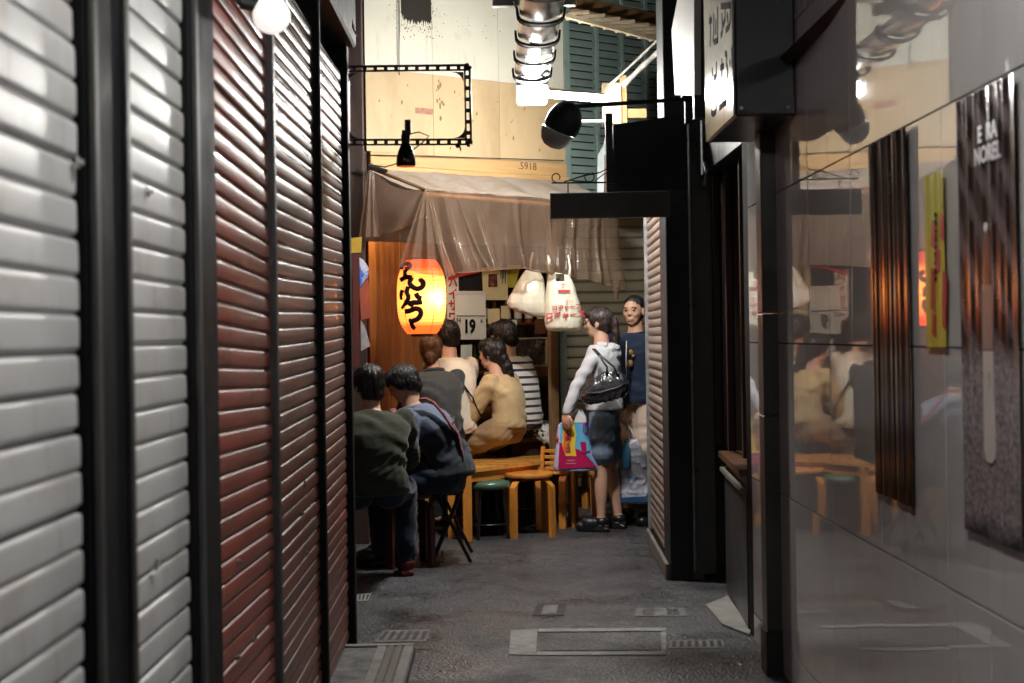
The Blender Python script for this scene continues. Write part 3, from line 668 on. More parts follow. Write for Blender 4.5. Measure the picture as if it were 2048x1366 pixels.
b = MB(); b.poly([a0+o4*1.2+Vector((0, .003, .700)), a1+o4*1.2+Vector((0, 0, .700)), Vector((1.39, 7.45, .700)), Vector((1.39, 6.415, .700))], (0, 0, 1), .03); b.build('wooden_sill', M['counterwood'], lw)
# side shutter
sh = shutter('taupe roller shutter along the right side behind the pillar', .925, 7.775, 9.17, .0515, prof_brown, M['brown_slat'], z0=.10, z1=2.2, face=-1)
sh.rotation_euler.z = -.028
b = MB(); b.span((.900, 9.178, .08), (.935, 9.215, 2.25), bev=.003); b.build('guide_rail', M['steelgrey'], sh)
b = MB(); b.span((.885, 7.78, 0), (1.1, 9.2, .092), bev=.006); b.build('stone_kerb', M['sill'], sh)
b = MB(); b.span((.95, 7.8, .1), (1.3, 9.16, 2.25)); b.build('building_corner', M['black'], sh)
# ---------------------------------------------------- black hanging signs at the corner
hs = thing('hanging_sign', 'long charcoal sign board hung below a scrolled iron bracket', 'sign', W(1220, 410, 7.5))
b = MB(); b.span(W(1101, 437, 7.5), W(1338, 384, 7.545), bev=.003); b.build('board', M['charcoal'], hs)
dB = 7.52
b = MB(); b.tube([W(1103, 366, dB), W(1228, 365, dB)], .0045, 6); b.tube([W(1136, 366, dB), W(1136, 386, dB)], .004, 6)
b.tube([W(1128, 364, dB), W(1165, 352, dB), W(1200, 345, dB), W(1228, 330, dB)], .004, 6); b.build('bracket', M['blackmetal'], hs)
def arc(cx, cy, r, a0, a1, n=14, sq=1.0): return [W(cx+r*(1-.35*i/n)*math.cos(math.radians(a0+(a1-a0)*i/n)), cy+sq*r*(1-.35*i/n)*math.sin(math.radians(a0+(a1-a0)*i/n)), dB) for i in range(n+1)]
b = MB(); b.tube(arc(1113, 355, 10, 90, 400), .0035, 6); b.build('scroll', M['blackmetal'], hs); b = MB(); b.tube(arc(1178, 354, 11, -60, 290), .0035, 6); b.tube([W(1190, 362, dB), W(1205, 350, dB), W(1225, 338, dB)], .0035, 6); b.build('scroll', M['blackmetal'], hs)
bs2 = thing('square_sign', 'black square sign board on a slim post beside the pillar', 'sign', W(1295, 380, 7.62))
b = MB(); b.poly([W(1226, 383, 7.62), W(1372, 380, 7.62), W(1372, 228, 7.62), W(1226, 250, 7.62)], (0, 1, 0), .05); b.build('board', M['sign_black'], bs2)
b = MB(); b.span(W(1213, 392, 7.58), W(1224, 228, 7.61)); b.build('post', M['black'], bs2)
b = MB(); b.span(W(1232, 391, 7.63), W(1330, 386, 7.66)); b.build('rail', M['steelgrey'], bs2)
# arm with spot lamp
sp_ = thing('spot_lamp', 'black shaded spot lamp with pale bowl on a long arm', 'lamp', W(1125, 250, 7.4))
b = MB(); b.tube([W(1384, 198, 7.45), W(1270, 205, 7.42), W(1150, 213, 7.4)], .011, 10); b.span(W(1371, 246, 7.44), W(1388, 180, 7.48)); b.span(W(1364, 200, 7.44), W(1371, 188, 7.48)); b.build('arm', M['black'], sp_, smooth=True)
hd = W(1128, 243, 7.4); Rh = Matrix.Rotation(math.radians(24), 3, 'Y') @ Matrix.Rotation(math.radians(14), 3, 'X')
b = MB(); b.lathe([(.012, .105), (.045, .098), (.075, .065), (.092, .02), (.094, -.03), (.088, -.052)], hd, 26, R=Rh); b.build('shade', M['navy'], sp_, smooth=True)
b = MB(); b.lathe([(.090, -.030), (.086, -.055), (.070, -.092), (.045, -.115), (.015, -.123)], hd+Vector((-.020, -.004, -.022)), 26, R=Rh); b.build('bowl', mat('pale_glass_bowl', (.45, .47, .48), .15, var=.1), sp_, smooth=True)
b = MB(); b.tube([W(1150, 213, 7.4), W(1128, 215, 7.4), W(1105, 222, 7.4)], .014, 8); b.build('neck', M['black'], sp_, smooth=True)
# slotted frame on the left corner
fr = thing('slotted_sign_frame', 'empty dark slotted iron sign frame jutting from the left wall', 'sign frame', W(690, 210, 6.3))
FD = 6.3
def slotted(x0, y0, x1, y1, wpx, name, n):
    b = MB(); a, e = W(x0, y0, FD), W(x1, y1, FD); ax = (e-a); L = ax.length; ax.normalize(); up = Vector((0, -1, 0)).cross(ax); w = wpx*FD/FPX
    R = Matrix((ax, Vector((0, 1, 0)), up)).transposed()
    for s in (-1, 1): b.box((a+e)/2+up*(s*w*.36), (L, .004, w*.28), R)
    b.box((a+e)/2+Vector((0, .022, 0))+up*(w*.5), (L, .040, .004), R)
    for i in range(n+1):
        b.box(a+ax*(L*(i/n)), (L/n*.36 if 0 < i < n else L/n*.5, .0038, w*.46), R)
    b.build(name, mat_iron, fr)
mat_iron = mat('dark_iron', (.022, .014, .016), .45, .3, var=.4, vs=20)
slotted(688, 138, 938, 135, 13, 'top_bar', 12); slotted(688, 285, 940, 284, 13, 'bottom_bar', 12); slotted(934, 132, 937, 288, 13, 'end_bar', 7); slotted(690, 138, 691, 285, 13, 'wall_bar', 7)
b = MB()
for (cx, cy, sx, sy) in ((927, 144, -1, 1), (930, 276, -1, -1), (697, 146, 1, 1), (697, 277, 1, -1)):
    r = 24; pts = [(cx, cy)]+[(cx+sx*r*(1-math.sin(t*PI/2/6)), cy+sy*r*(1-math.cos(t*PI/2/6))) for t in range(7)]
    b.poly([W(x, y, FD-.001) for x, y in pts], (0, 1, 0), .005)
b.build('corner_plate', mat_iron, fr)
b = MB(); b.ell(W(916, 291, FD), .012); b.tube([W(916, 285, FD), W(922, 300, FD)], .004, 6); b.build('bolt', mat_iron, fr)
cl = thing('clamp_lamp', 'black bell shaped clamp lamp hanging on the slotted frame', 'lamp', W(812, 335, 6.26))
cd = W(812, 333, 6.25); s = 6.25/FPX
b = MB(); b.lathe([(18*s, 0), (19.5*s, 4*s), (19*s, 16*s), (15.5*s, 30*s), (10*s, 42*s), (7*s, 48*s)], cd, 24); b.build('shade', mat('gloss_black', (.008, .008, .009), .22), cl, smooth=True)
b = MB(); b.lathe([(8*s, 47*s), (9*s, 55*s), (8.5*s, 64*s), (5*s, 68*s)], cd, 18); b.box(cd+Vector((5*s, 0, 78*s)), (12*s, .02, 30*s)); b.box(cd+Vector((1*s, 0, 62*s)), (16*s, .03, 20*s)); b.build('clamp', M['black'], cl)
b = MB(); b.tube([W(818, 268, 6.2), W(838, 264, 6.2), W(858, 272, 6.2), W(845, 285, 6.22), W(826, 300, 6.22), W(800, 325, 6.3), W(770, 334, 6.3), W(742, 330, 6.3)], .0028, 6); b.build('cord', M['black'], cl)
# ================================================================== far end: slanted stall front and wall above it
RST = Matrix((ST, -SN, Vector((0, 0, 1)))).transposed()      # local x along the wall, y away, z up
def sbox(b, x0, x1, z0, z1, o0, o1, mi=0, bev=0):             # a box in stall space: along wall (m from SA), height, distance in front of the wall
    c = SA+ST*((x0+x1)/2)+SN*((o0+o1)/2)+Vector((0, 0, (z0+z1)/2))
    return b.box(c, (x1-x0, abs(o1-o0), z1-z0), RST, mi, bev)
def sx(px, py=400, off=0): return (WS(px, py, off)-SA).dot(ST)
def sz(px, py, off=0): return WS(px, py, off).z
uw = thing('upper_wall', 'cream and tan panelled wall above the stall awning', 'wall', SA+Vector((0, 0, 2.3)))
xa, xb = sx(733), sx(1130)
zt = 3.157
seams = [xa, sx(798), sx(868), sx(1000), xb]
for i in range(4):
    b = MB(); sbox(b, seams[i]+.0015, seams[i+1]-.0015, zt+.002, 4.6, -.02, .006); b.build('plaster_panel', M['cream'], uw)
seams = [xa, sx(868), sx(1000), xb]
for i in range(3):
    b = MB(); sbox(b, seams[i]+.0015, seams[i+1]-.0015, 2.60, zt, -.02, .010); b.build('plywood_panel', M['tan'], uw)
b = MB(); sbox(b, xa, xb, 2.0, 4.6, -.06, -.021); b.build('backing', M['darkwood'], uw)
b = MB(); sbox(b, xa+.02, xb, 2.505, 2.598, -.02, .030, bev=.004); b.build('beam', M['tanbeam'], uw)
b = MB(); sbox(b, xa+.02, xb, 2.47, 2.503, -.02, .055, bev=.004); b.build('ledge', M['tanbeam'], uw)
# pencilled mark on the beam, torn paper strip and the black hole with mould round it
b = MB(); text_geo(b, '.5918', .075, WS(1055, 333, .033), ST, (0, 0, 1)); b.build('pencil_mark', mat('pencil', (.16, .085, .035), .7), uw)
b = MB(); sbox(b, sx(832), sx(868), sz(850, 229), sz(850, 217), .0105, .012); b.build('paper_scrap', mat('faded_red_paper', (.34, .17, .12), .8, var=.3, vs=30), uw)
rnd = random.Random(3)
b = MB(); c0 = sx(835, 30)
outl = [(-.13, 1.0)]+[(-.135+.012*noise.noise(Vector((q*.9, 4, 0))), .9-q*.085) for q in range(11)]+[(-.125+.23*q/44., .02+.035*noise.noise(Vector((q*.55, 1, 0)))+.05*noise.noise(Vector((q*1.7, 2, 0)))-.02*math.sin(PI*q/44)) for q in range(45)]+[(.105+.012*noise.noise(Vector((q*.9, 7, 0))), .06+q*.085) for q in range(11)]+[(.10, 1.0)]
zh = sz(835, 45)
b.poly([SA+ST*(c0+x*1.0)+SN*.0065+Vector((0, 0, zh+z)) for x, z in outl], SN, .003); b.build('dark_gap', mat('soot', (.02, .018, .012), .9, var=.4, vs=20), uw)  # flat dark sheet painted as the shade inside the hole
b = MB()
for k in range(620):
    x = rnd.choice((rnd.gauss(-.13, .045), rnd.gauss(.11, .045), rnd.uniform(-.14, .12))); z = rnd.gauss(0, .055) if abs(x) < .12 else rnd.uniform(-.08, .5); r = .0012+.0045*rnd.random()**2.5
    if k >= 540: x = rnd.uniform(-.3, .7)
    n = 6; cc = SA+ST*(c0+x)+SN*.0066+Vector((0, 0, zh+z)); a0 = rnd.random()*6
    b.add([cc+ST*(r*math.cos(a0+2*PI*j/n)*rnd.uniform(.5, 1.3))+Vector((0, 0, r*math.sin(a0+2*PI*j/n)*rnd.uniform(.5, 1.5))) for j in range(n)], [list(range(n))])
o = b.build('mould_spots', mat('mould', (.10, .085, .05), .9), uw); o['kind'] = 'stuff'
b = MB()
for k in range(26):
    x, z = rnd.uniform(xa+.1, xb-.1), rnd.uniform(2.62, 3.1); r = rnd.uniform(.003, .012); n = 7
    cc = SA+ST*x+SN*.0108+Vector((0, 0, z)); b.add([cc+ST*(r*math.cos(2*PI*j/n)*rnd.uniform(.4, 1.2))+Vector((0, 0, r*1.6*math.sin(2*PI*j/n)*rnd.uniform(.4, 1.5))) for j in range(n)], [list(range(n))])
for k in range(12):
    cc = SA+ST*(sx(878, 190)+rnd.gauss(0, .012))+SN*.0108+Vector((0, 0, rnd.uniform(2.85, 3.12))); r = rnd.uniform(.005, .013)
    b.add([cc+ST*(r*math.cos(2*PI*j/7)*rnd.uniform(.4, 1.2))+Vector((0, 0, r*1.6*math.sin(2*PI*j/7))) for j in range(7)], [list(range(7))])
o = b.build('stains', mat('stain', (.22, .145, .07), .9), uw); o['kind'] = 'stuff'
# green louvres
lv = thing('louvred_shutters', 'grey green louvred wooden shutters right of the cream wall', 'louvre', SA+ST*xb+Vector((0, 0, 2.3)))
st_px = [1130, 1193, 1244, 1292, 1345]
LX = [sx(p) for p in st_px]
lz0, lz1 = 2.30, 4.05
for i, x in enumerate(LX):
    w = .035 if i else .055
    b = MB(); sbox(b, x+.001, x+w, lz0, lz1, -.03, .016, bev=.003); b.build('stile', M['louvre'], lv)
ll = {}
pit = .0585
for i in range(4):
    x0, x1 = LX[i]+(.036 if i else .056), LX[i+1]-.001
    L = x1-x0; bb = MB(); bb.box((0, 0, 0), (L, .008, .056), Matrix.Rotation(math.radians(-24), 3, 'X'), bev=.002); o = bb.build('louvre_slat', M['louvre']); me = o.data; bpy.data.objects.remove(o)
    k = 0
    while lz0+.04+k*pit < lz1-.03:
        p = SA+ST*((x0+x1)/2)+Vector((0, 0, lz0+.04+k*pit))-wloc(lv)
        inst('louvre_slat', me, lv, p, (rnd.uniform(-.03, .03), 0, STH)); k += 1
b = MB(); sbox(b, LX[0], LX[-1]+.04, lz0, lz1, -.06, -.035); b.build('backing', M['black'], lv)
# pale downpipe
dp = thing('downpipe', 'pale flat downpipe beside the green louvres', 'pipe', W(1205, 385, 10.2))
b = MB(); b.poly([W(1194, 388, 10.2), W(1218, 388, 10.2), W(1219, 235, 10.2), W(1207, 290, 10.2), W(1196, 310, 10.2)], (0, 1, 0), .05); b.build('pipe', mat('pale_blue_paint', (.50, .58, .60), .5), dp)
b = MB(); b.tube([W(1214, 385, 10.1), W(1215, 310, 10.1)], .022, 10); b.build('rusty_bracket', mat('rust', (.17, .075, .045), .7, var=.4, vs=20), dp)
# junction box on a timber with cables
jb = thing('junction_post', 'pale timber block holding cables at the end of the tube lamp', 'post', W(1228, 240, 9.6))
b = MB(); b.span(W(1206, 248, 9.55), W(1240, 170, 9.65), bev=.003); b.build('block', M['palewood'], jb)
b = MB(); b.span(W(1241, 246, 9.56), W(1251, 154, 9.64), bev=.002); b.span(W(1252, 236, 9.57), W(1292, 219, 9.62), bev=.003); b.build('batten', M['tanbeam'], jb)
b = MB(); b.tube([W(1150, 243, 9.5), W(1208, 243, 9.55)], .014, 8); b.build('conduit', M['steelgrey'], jb, smooth=True)
def cable(label, pts, r, d, m='rope'):
    b = MB(); P = [W(x, y, d) for x, y in pts]; Q = []
    for i in range(len(P)-1):
        for k in range(6): Q.append(P[i].lerp(P[i+1], k/6))
    Q.append(P[-1])
    for _ in range(4): Q = [Q[0]]+[(Q[i-1]+Q[i]*2+Q[i+1])/4 for i in range(1, len(Q)-1)]+[Q[-1]]
    o = b.tube(Q, [r*(1+.18*math.sin(i*1.7)) for i in range(len(Q))], 8).build('cable', M[m], smooth=2); return tag(o, label, 'cable', 'cables above the corner')
cable('thin white cable rising straight to the upper right', [(1222, 168), (1300, 95), (1392, 5)], .009, 9.5)
cable('thick rope like white cable rising to the upper right', [(1245, 172), (1300, 118), (1345, 82), (1400, 40)], .019, 9.55)
cable('loose white cable hanging down by the panel sign', [(1330, 100), (1328, 130), (1342, 165), (1346, 188)], .010, 9.3)
cable('thick white cable above the panel sign', [(1345, 84), (1356, 50), (1378, 10), (1392, -20)], .014, 9.4)
b = MB(); b.tube([WS(738, 310, .05), WS(850, 312, .06), WS(1000, 317, .05), WS(1128, 321, .05)], .0035, 6); tag(b.build('cable', M['black'], smooth=2), 'thin dark wire stretched along the tan beam', 'cable', 'cables above the corner')
b = MB(); b.tube([WS(799, 150, .02), WS(799, 60, .02), WS(798, -40, .02)], .0045, 6); tag(b.build('cable', M['steelgrey'], smooth=2), 'thin grey wire running up the cream wall seam', 'cable', 'cables above the corner')
# roof edge with battens
rf = thing('roof_eave', 'wooden eave with a brown beam and pale battens at the top', 'roof', W(1250, 30, 9.6))
e0, e1 = W(1145, 6, 9.2), W(1392, 58, 10.2)
ax = (e1-e0).normalized(); R = Matrix((ax, ax.cross(Vector((0, 0, 1))).normalized()*-1, Vector((0, 0, 1)))).transposed()
b = MB(); b.box((e0+e1)/2, ((e1-e0).length, .07, .085), R, bev=.004); b.build('beam', M['brownwood'], rf)
f0, f1 = W(1108, 30, 9.0), W(1300, 80, 9.75)
for k in range(9):
    a = e0.lerp(e1, k/8.6)+Vector((.10, 0, -.06)); c_ = f0.lerp(f1, k/8)
    ax2 = (a-c_).normalized(); R2 = Matrix((ax2, ax2.cross(Vector((0, 0, 1))).normalized()*-1, ax2.cross(Vector((0, 0, 1))).normalized().cross(ax2)*1)).transposed()
    b = MB(); b.box((a+c_)/2, ((a-c_).length, .026, .022), R2, bev=.002); b.build('batten', M['palewood'], rf)
ax3 = (f1-f0).normalized(); R3 = Matrix((ax3, ax3.cross(Vector((0, 0, 1))).normalized()*-1, Vector((0, 0, 1)))).transposed()
b = MB(); b.box((f0+f1)/2+Vector((0, -.02, .012)), ((f1-f0).length+.1, .03, .03), R3, bev=.002); b.build('edge_rail', M['palewood'], rf)
b = MB(); b.poly([e0+Vector((-.4, -.3, .12)), e1+Vector((.6, -.6, .12)), e1+Vector((1.2, 1.6, .5)), e0+Vector((0, 2, .5))], (0, 0, 1), .05); b.build('deck', M['black'], rf)
# steel light trough running along the alley
TR0, TR1, TZ = 5.5, 7.92, 2.79
TX0 = lambda y: .245*1.0
tg = thing('light_trough', 'polished steel light trough with black bands over the alley', 'lamp', (.22, 6.7, TZ))
pts = [(-.125, .00), (-.105, .05), (-.045, .085), (.045, .085), (.105, .05), (.125, .00)]
xc = lambda y: .208+(y-6.4)*-.004
nseg = 5
for k in range(nseg):
    y0 = TR0+(TR1-TR0)*k/nseg+.012; y1 = TR0+(TR1-TR0)*(k+1)/nseg-.045
    def fn(s, t, y0=y0, y1=y1):
        a = PI*s; y = y0+(y1-y0)*t
        return Vector((xc(y)-.098*math.cos(a), y, TZ+.035-.055*math.sin(a)**.6+.008*math.sin(PI*2*s)**2))
    b = MB(); b.grid(fn, 14, 6); b.build('reflector', M['chrome'], tg, smooth=2)
    b = MB(); yb = y1+.022
    ring = [Vector((xc(yb)-.108*math.cos(PI*s/12), yb, TZ+.045-.075*math.sin(PI*s/12)**.5)) for s in range(13)]
    hw_ = .030
    for o_ in (0, .008):
        vs_ = [p+Vector((0, yy, -o_)) for p in ring for yy in (-hw_, hw_)]; b.add(vs_, [[2*q, 2*q+1, 2*q+3, 2*q+2] for q in range(12)])
    b.tube([p+Vector((0, -hw_, -.004)) for p in ring], .006, 6); b.tube([p+Vector((0, hw_, -.004)) for p in ring], .006, 6); b.build('band', M['black_paint'], tg, smooth=True)
b = MB(); b.tube([W(1028, 0, 6.3), W(1043, 48, 6.7)], .006, 6); b.build('cord', M['black'], tg)
b = MB(); b.span(W(985, 12, 8.0), W(1150, 2, 8.06)); b.build('cross_bar', M['white_paint'], tg)
b = MB(); b.span((xc(8)-.022, TR0, TZ+.05), (xc(8)+.022, TR1, TZ+.075)); b.build('spine', M['brownwood'], tg)
# lit lamps at the end of the trough
tl = thing('tube_lamp', 'glaring white fluorescent lamp at the end of the steel trough', 'lamp', W(1065, 190, 8.05))
b = MB(); b.span(W(1036, 205, 8.02), W(1092, 172, 8.12), bev=.01); b.build('diffuser', M['diffuser'], tl)
b = MB(); b.tube([W(1094, 190, 8.1), W(1150, 195, 8.8), W(1204, 200, 9.5)], .0155, 12); b.build('tube', M['tube'], tl, smooth=True)
b = MB(); b.tube([W(1094, 181, 8.13), W(1206, 189, 9.52)], .012, 6); b.build('channel', M['white_paint'], tl)
b = MB(); b.span(W(1034, 172, 8.0), W(1094, 160, 8.15), bev=.004); b.build('cap', M['steelgrey'], tl)
# unseen lamp added above the view, inferred from the lit near walls
nl = thing('alley_lamp', 'long fluorescent alley lamp in a deep metal shade above the picture', 'lamp', (.2, 2.25, 2.86))
b = MB(); b.tube([(.2, 1.55, 2.86), (.2, 2.85, 2.86)], .020, 10); b.build('tube', M['neartube'], nl, smooth=True)
b = MB(); b.span((.12, 1.45, 2.91), (.28, 2.99, 2.95), bev=.004); b.build('housing', M['white_paint'], nl)
b = MB(); b.span((.04, 2.995, 2.47), (.36, 3.01, 2.908)); b.build('end_plate', M['black_paint'], nl)  # plate added to block the lamp's light down the alley
# ================================================================== the stall
# far siding behind the standing pair
fs_ = thing('sage_shutter', 'sage green horizontal slat shutter behind the standing pair', 'roller shutter', (.9, 11.4, 0))
bb = MB(); prof = [(0, 0), (-.004, .004), (-.016, .012), (-.018, .070), (-.010, .082), (0, .085)]
vs = [(x, q[0], q[1]) for x in (0, 2.6) for q in prof]; n_ = len(prof)
bb.add(vs, [[j, j+1, n_+j+1, n_+j] for j in range(n_-1)]+[list(range(n_))[::-1], list(range(n_, 2*n_))]); o = bb.build('slat', M['siding'], smooth=40); me = o.data; bpy.data.objects.remove(o)
x0_ = W(1122, 700, 11.4).x
for k in range(38): inst('slat', me, fs_, (x0_-.9, 0, .12+k*.087))
b = MB(); b.span((x0_, 11.401, .0), (x0_+2.6, 11.45, 3.45)); b.build('backing', M['black'], fs_)
b = MB(); b.span((x0_-.01, 11.36, 0), (x0_+.045, 11.42, 3.3), bev=.003); b.build('guide_rail', M['louvre'], fs_)
# posts and shelter
stp = thing('stall_post', 'dark timber post at the left end of the stall', 'post', W(715, 672, 9.3))
b = MB(); p0, p1 = W(694, 672, 9.35), W(733, 672, 9.35); b.span((p0.x, 9.33, 0), (p1.x, 9.42, 4.2), bev=.005); b.build('upright', mat('smoky_timber', (.035, .020, .016), .5, var=.4, vs=7, stretch=(2, 2, .3)), stp)
ps = thing('stall_post', 'slim olive timber post at the right end of the stall', 'post', WS(1108, 800, .1))
xq = sx(1100, 800, .1); b = MB(); sbox(b, xq, xq+.035, 0, 2.4, .08, .12, bev=.003); b.build('upright', mat('olive_timber', (.17, .11, .05), .5, var=.3, vs=8, stretch=(2, 2, .3)), ps)
b = MB(); sbox(b, xq+.038, xq+.075, 0, 2.4, .07, .11, bev=.003); b.build('strip', M['brownwood'], ps)
# interior back wall with boards
iw = thing('stall_interior', 'wood boarded back wall of the stall behind the customers', 'wall', SA-SN*1.5)
x = -.6; k = 0
while x < 2.6:
    w = .12
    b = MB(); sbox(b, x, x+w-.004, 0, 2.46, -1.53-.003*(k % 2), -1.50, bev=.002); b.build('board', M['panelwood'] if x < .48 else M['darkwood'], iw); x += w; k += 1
b = MB(); sbox(b, -.6, 2.6, 0, 2.46, -1.57, -1.54); b.build('backing', M['black'], iw)
b = MB(); sbox(b, -.6, 2.6, 2.462, 2.50, -1.57, -.03); b.build('ceiling', M['darkwood'], iw)
# left partition of orange boards, lit by the lantern
lp = thing('board_partition', 'orange wooden board partition lit by the lantern', 'wall', W(770, 700, 10.0))
A0, A1 = W(738, 700, 10.0), W(858, 700, 10.55)
dv = (A1-A0); Lp = Vector((dv.x, dv.y, 0)).length; dvn = Vector((dv.x, dv.y, 0)).normalized(); Rp = Matrix((dvn, Vector((-dvn.y, dvn.x, 0)), Vector((0, 0, 1)))).transposed()
for k in range(6):
    c_ = A0+dvn*(Lp*(k+.5)/6); c_.z = 1.16
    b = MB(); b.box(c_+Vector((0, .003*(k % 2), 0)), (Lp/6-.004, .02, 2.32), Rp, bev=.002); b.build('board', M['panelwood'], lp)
# left side of the recess
lr = thing('recess_wall', 'dark boarded side wall of the recess on the left', 'wall', (-1.75, 8.3, 0))
for k in range(14):
    b = MB(); b.span((-1.78, 6.3+k*.25, 0), (-1.75-.003*(k % 2), 6.3+k*.25+.246, 2.9), bev=.002); b.build('board', M['darkwood'], lr)
b = MB(); b.span((-1.78, 6.21, 0), (XL-.03, 6.25, 2.6)); b.build('end_wall', M['charcoal'], lr)
b = MB(); b.span((-1.9, 9.75, 0), (p0.x-.01, 9.8, 3.0)); b.build('rear_wall', M['redwood'], lr)
# things pinned by the left post
def flat(name, label, cat, px, d, m, th=.004, group=None):
    P = [W(x, y, d) for x, y in px]; o = MB().poly(P, (0, 1, 0), th).build(name, M[m] if isinstance(m, str) else m); return tag(o, label, cat, group)
flat('notice', 'dark maroon banner beside the left stall post', 'banner', [(706, 508), (718, 508), (718, 735), (706, 735)], 9.2, M['ledge_red'])
flat('notice', 'blue and white printed sheet hanging on the left post', 'notice', [(719, 515), (727, 520), (737, 535), (736, 552), (720, 575)], 9.22, mat('blue_white_print', (.55, .60, .72), .35, var=.5, vs=18, col2=(.05, .14, .55), c2=(.48, .52), c2s=9))
flat('plastic_sleeve', 'crumpled silver plastic sleeve low on the left post', 'sleeve', [(721, 640), (729, 650), (741, 692), (722, 702)], 9.22, mat('silver_film', (.45, .44, .46), .2, .4, var=.3, vs=25, bump=.4, bs=25))
flat('notice', 'yellow paper sign high on the left post', 'notice', [(700, 476), (724, 474), (722, 505), (699, 506)], 9.2, mat('ochre_paper', (.42, .27, .03), .5))
flat('notice', 'red brown hanging cloth under the blue sheet', 'notice', [(719, 578), (736, 556), (741, 636), (722, 640)], 9.25, mat('rust_cloth', (.25, .06, .03), .7, var=.3, vs=12))
# ---------------------------------------------------- awning
aw = thing('stall_awning', 'brownish clear vinyl awning hanging over the stall front', 'awning', SA+Vector((.4, -.3, 2.2)))
def lerp_tab(tab, s):
    for i in range(len(tab)-1):
        if s <= tab[i+1][0]:
            t = (s-tab[i][0])/(tab[i+1][0]-tab[i][0]); t = t*t*(3-2*t)*.5+t*.5
            return tab[i][1]+(tab[i+1][1]-tab[i][1])*t
    return tab[-1][1]
top_x = [(0, 852), (1, 1236)]; top_y = [(0, 377), (.3, 386), (.65, 398), (1, 410)]
bot_x = [(0, 888), (.3, 985), (.65, 1108), (.9, 1212), (1, 1255)]
bot_y = [(0, 556), (.1, 547), (.25, 542), (.45, 538), (.6, 546), (.75, 556), (.88, 568), (1, 584)]
def aw_d(s): return 9.05+1.02*s
rc_ = random.Random(5); CREASE = [(rc_.uniform(.02, .95), rc_.uniform(-.02, .05), rc_.uniform(.003, .007), rc_.uniform(.012, .03)) for _ in range(16)]
def valance(s, t):
    x = lerp_tab(top_x, s)*(1-t)+lerp_tab(bot_x, s)*t; y = lerp_tab(top_y, s)*(1-t)+lerp_tab(bot_y, s)*t
    ph = s*46+1.2*math.sin(s*9)
    fold = (.012+.026*t)*(math.sin(ph)+.5*math.sin(ph*1.83+1.3+.8*t)+.35*math.sin(s*110+2*t))*(1-.75*max(0, s-.55)/.45)
    fold -= .05*math.sin(PI*min(1, t*1.1))*.6
    for (c0_, sl_, w_, a_m) in CREASE: fold += a_m*math.exp(-((s-c0_-sl_*t)/w_)**2)*min(1, t*3)
    fold += .006*noise.noise(Vector((s*20, t*6, 3)))
    p = W(x, y, aw_d(s)); return p+SN*fold
b = MB(); b.grid(valance, 300, 26); vf = b.build('front_sheet', M['vinyl'], aw, smooth=2)
b = MB(); hem = [valance(i/120, 1.0)+Vector((0, 0, .003)) for i in range(121)]; b.tube(hem, .0055, 6); b.build('hem', M['vinyl'], aw, smooth=2)
b = MB()
def tail(s, t): 
    x = (1222+22*s)*(1-t)+(1228+8*s)*t; y = 560+t*38; return W(x, y, 10.0-.03*math.sin(s*PI))
b.grid(tail, 6, 6); b.build('loose_tail', M['vinyl'], aw, smooth=2)
def roofsheet(s, t):
    a = W(lerp_tab(top_x, s), lerp_tab(top_y, s), aw_d(s)); wx = 742+(1150-742)*s; e = WS(wx, 338+26*s, .06)
    p = a.lerp(e, t); p.z += -.035*math.sin(PI*t)*(1+.5*math.sin(s*30))+.012*noise.noise(Vector((s*14, t*5, 0))); return p
b = MB(); b.grid(roofsheet, 60, 14); b.build('top_sheet', M['vinylroof'], aw, smooth=2)
b = MB(); b.tube([W(852, 388, 9.17), W(1236, 420, 10.2)], .013, 8); b.build('front_pole', mat('orange_wood_pole', (.40, .17, .05), .5), aw, smooth=True)
b = MB(); b.tube([W(741, 336, 9.28), W(852, 380, 9.08)], .011, 8); b.build('side_pole', M['brownwood'], aw, smooth=True)
# side swag
def swag(s, t):
    xt, yt = 738+114*s, 335+41*s+34*math.sin(PI*s)*(.6)
    xb2, yb2 = 722+128*s, 474-40*s+10*math.sin(PI*s)
    x, y = xt+(xb2-xt)*t, yt+(yb2-yt)*t
    return W(x, y, 9.26-.18*s-.05*math.sin(PI*t)*math.sin(PI*s)+.014*math.sin(s*13+t*5)*t)
b = MB(); b.grid(swag, 40, 22); b.build('side_swag', M['vinyl'], aw, smooth=2)
def knot(s, t):
    a = -PI*.15+PI*1.3*s; r = .012+.05*t
    x = 742+(-20+34*s)*t+(-4+8*s); y = 326+(474-326)*t
    return W(x, y, 9.22-.03*math.sin(PI*s)*t+.012*math.sin(s*15)*t)
b = MB(); b.grid(knot, 18, 18); b.build('corner_gather', M['vinyl'], aw, smooth=2)
def flare(s, t):
    xb3 = 797+98*s; x = 851+(xb3-851)*(t**.85); y = 378+(552-378+6*math.sin(PI*s)-20*(1-s)*t)*t
    return W(x, y, 9.03+.02*s+.028*t*math.sin(s*17+.5)-.03*t)
b = MB(); b.grid(flare, 60, 24); b.build('corner_flare', M['vinyl'], aw, smooth=2)
def curt(s, t):
    x = 748+54*s+6*math.sin(t*3)*(1-s); y = 462+(742-462)*t
    return W(x, y, 9.4+.03*math.sin(s*26)+.012*math.sin(s*51+t*3))
b = MB(); b.grid(curt, 70, 20); b.build('side_curtain', M['vinylclear'], aw, smooth=2)
b = MB(); b.tube([W(737, 332, 9.2), W(760, 338, 9.2), W(775, 342, 9.2)], .012, 7); b.build('tie', M['black'], aw, smooth=True)
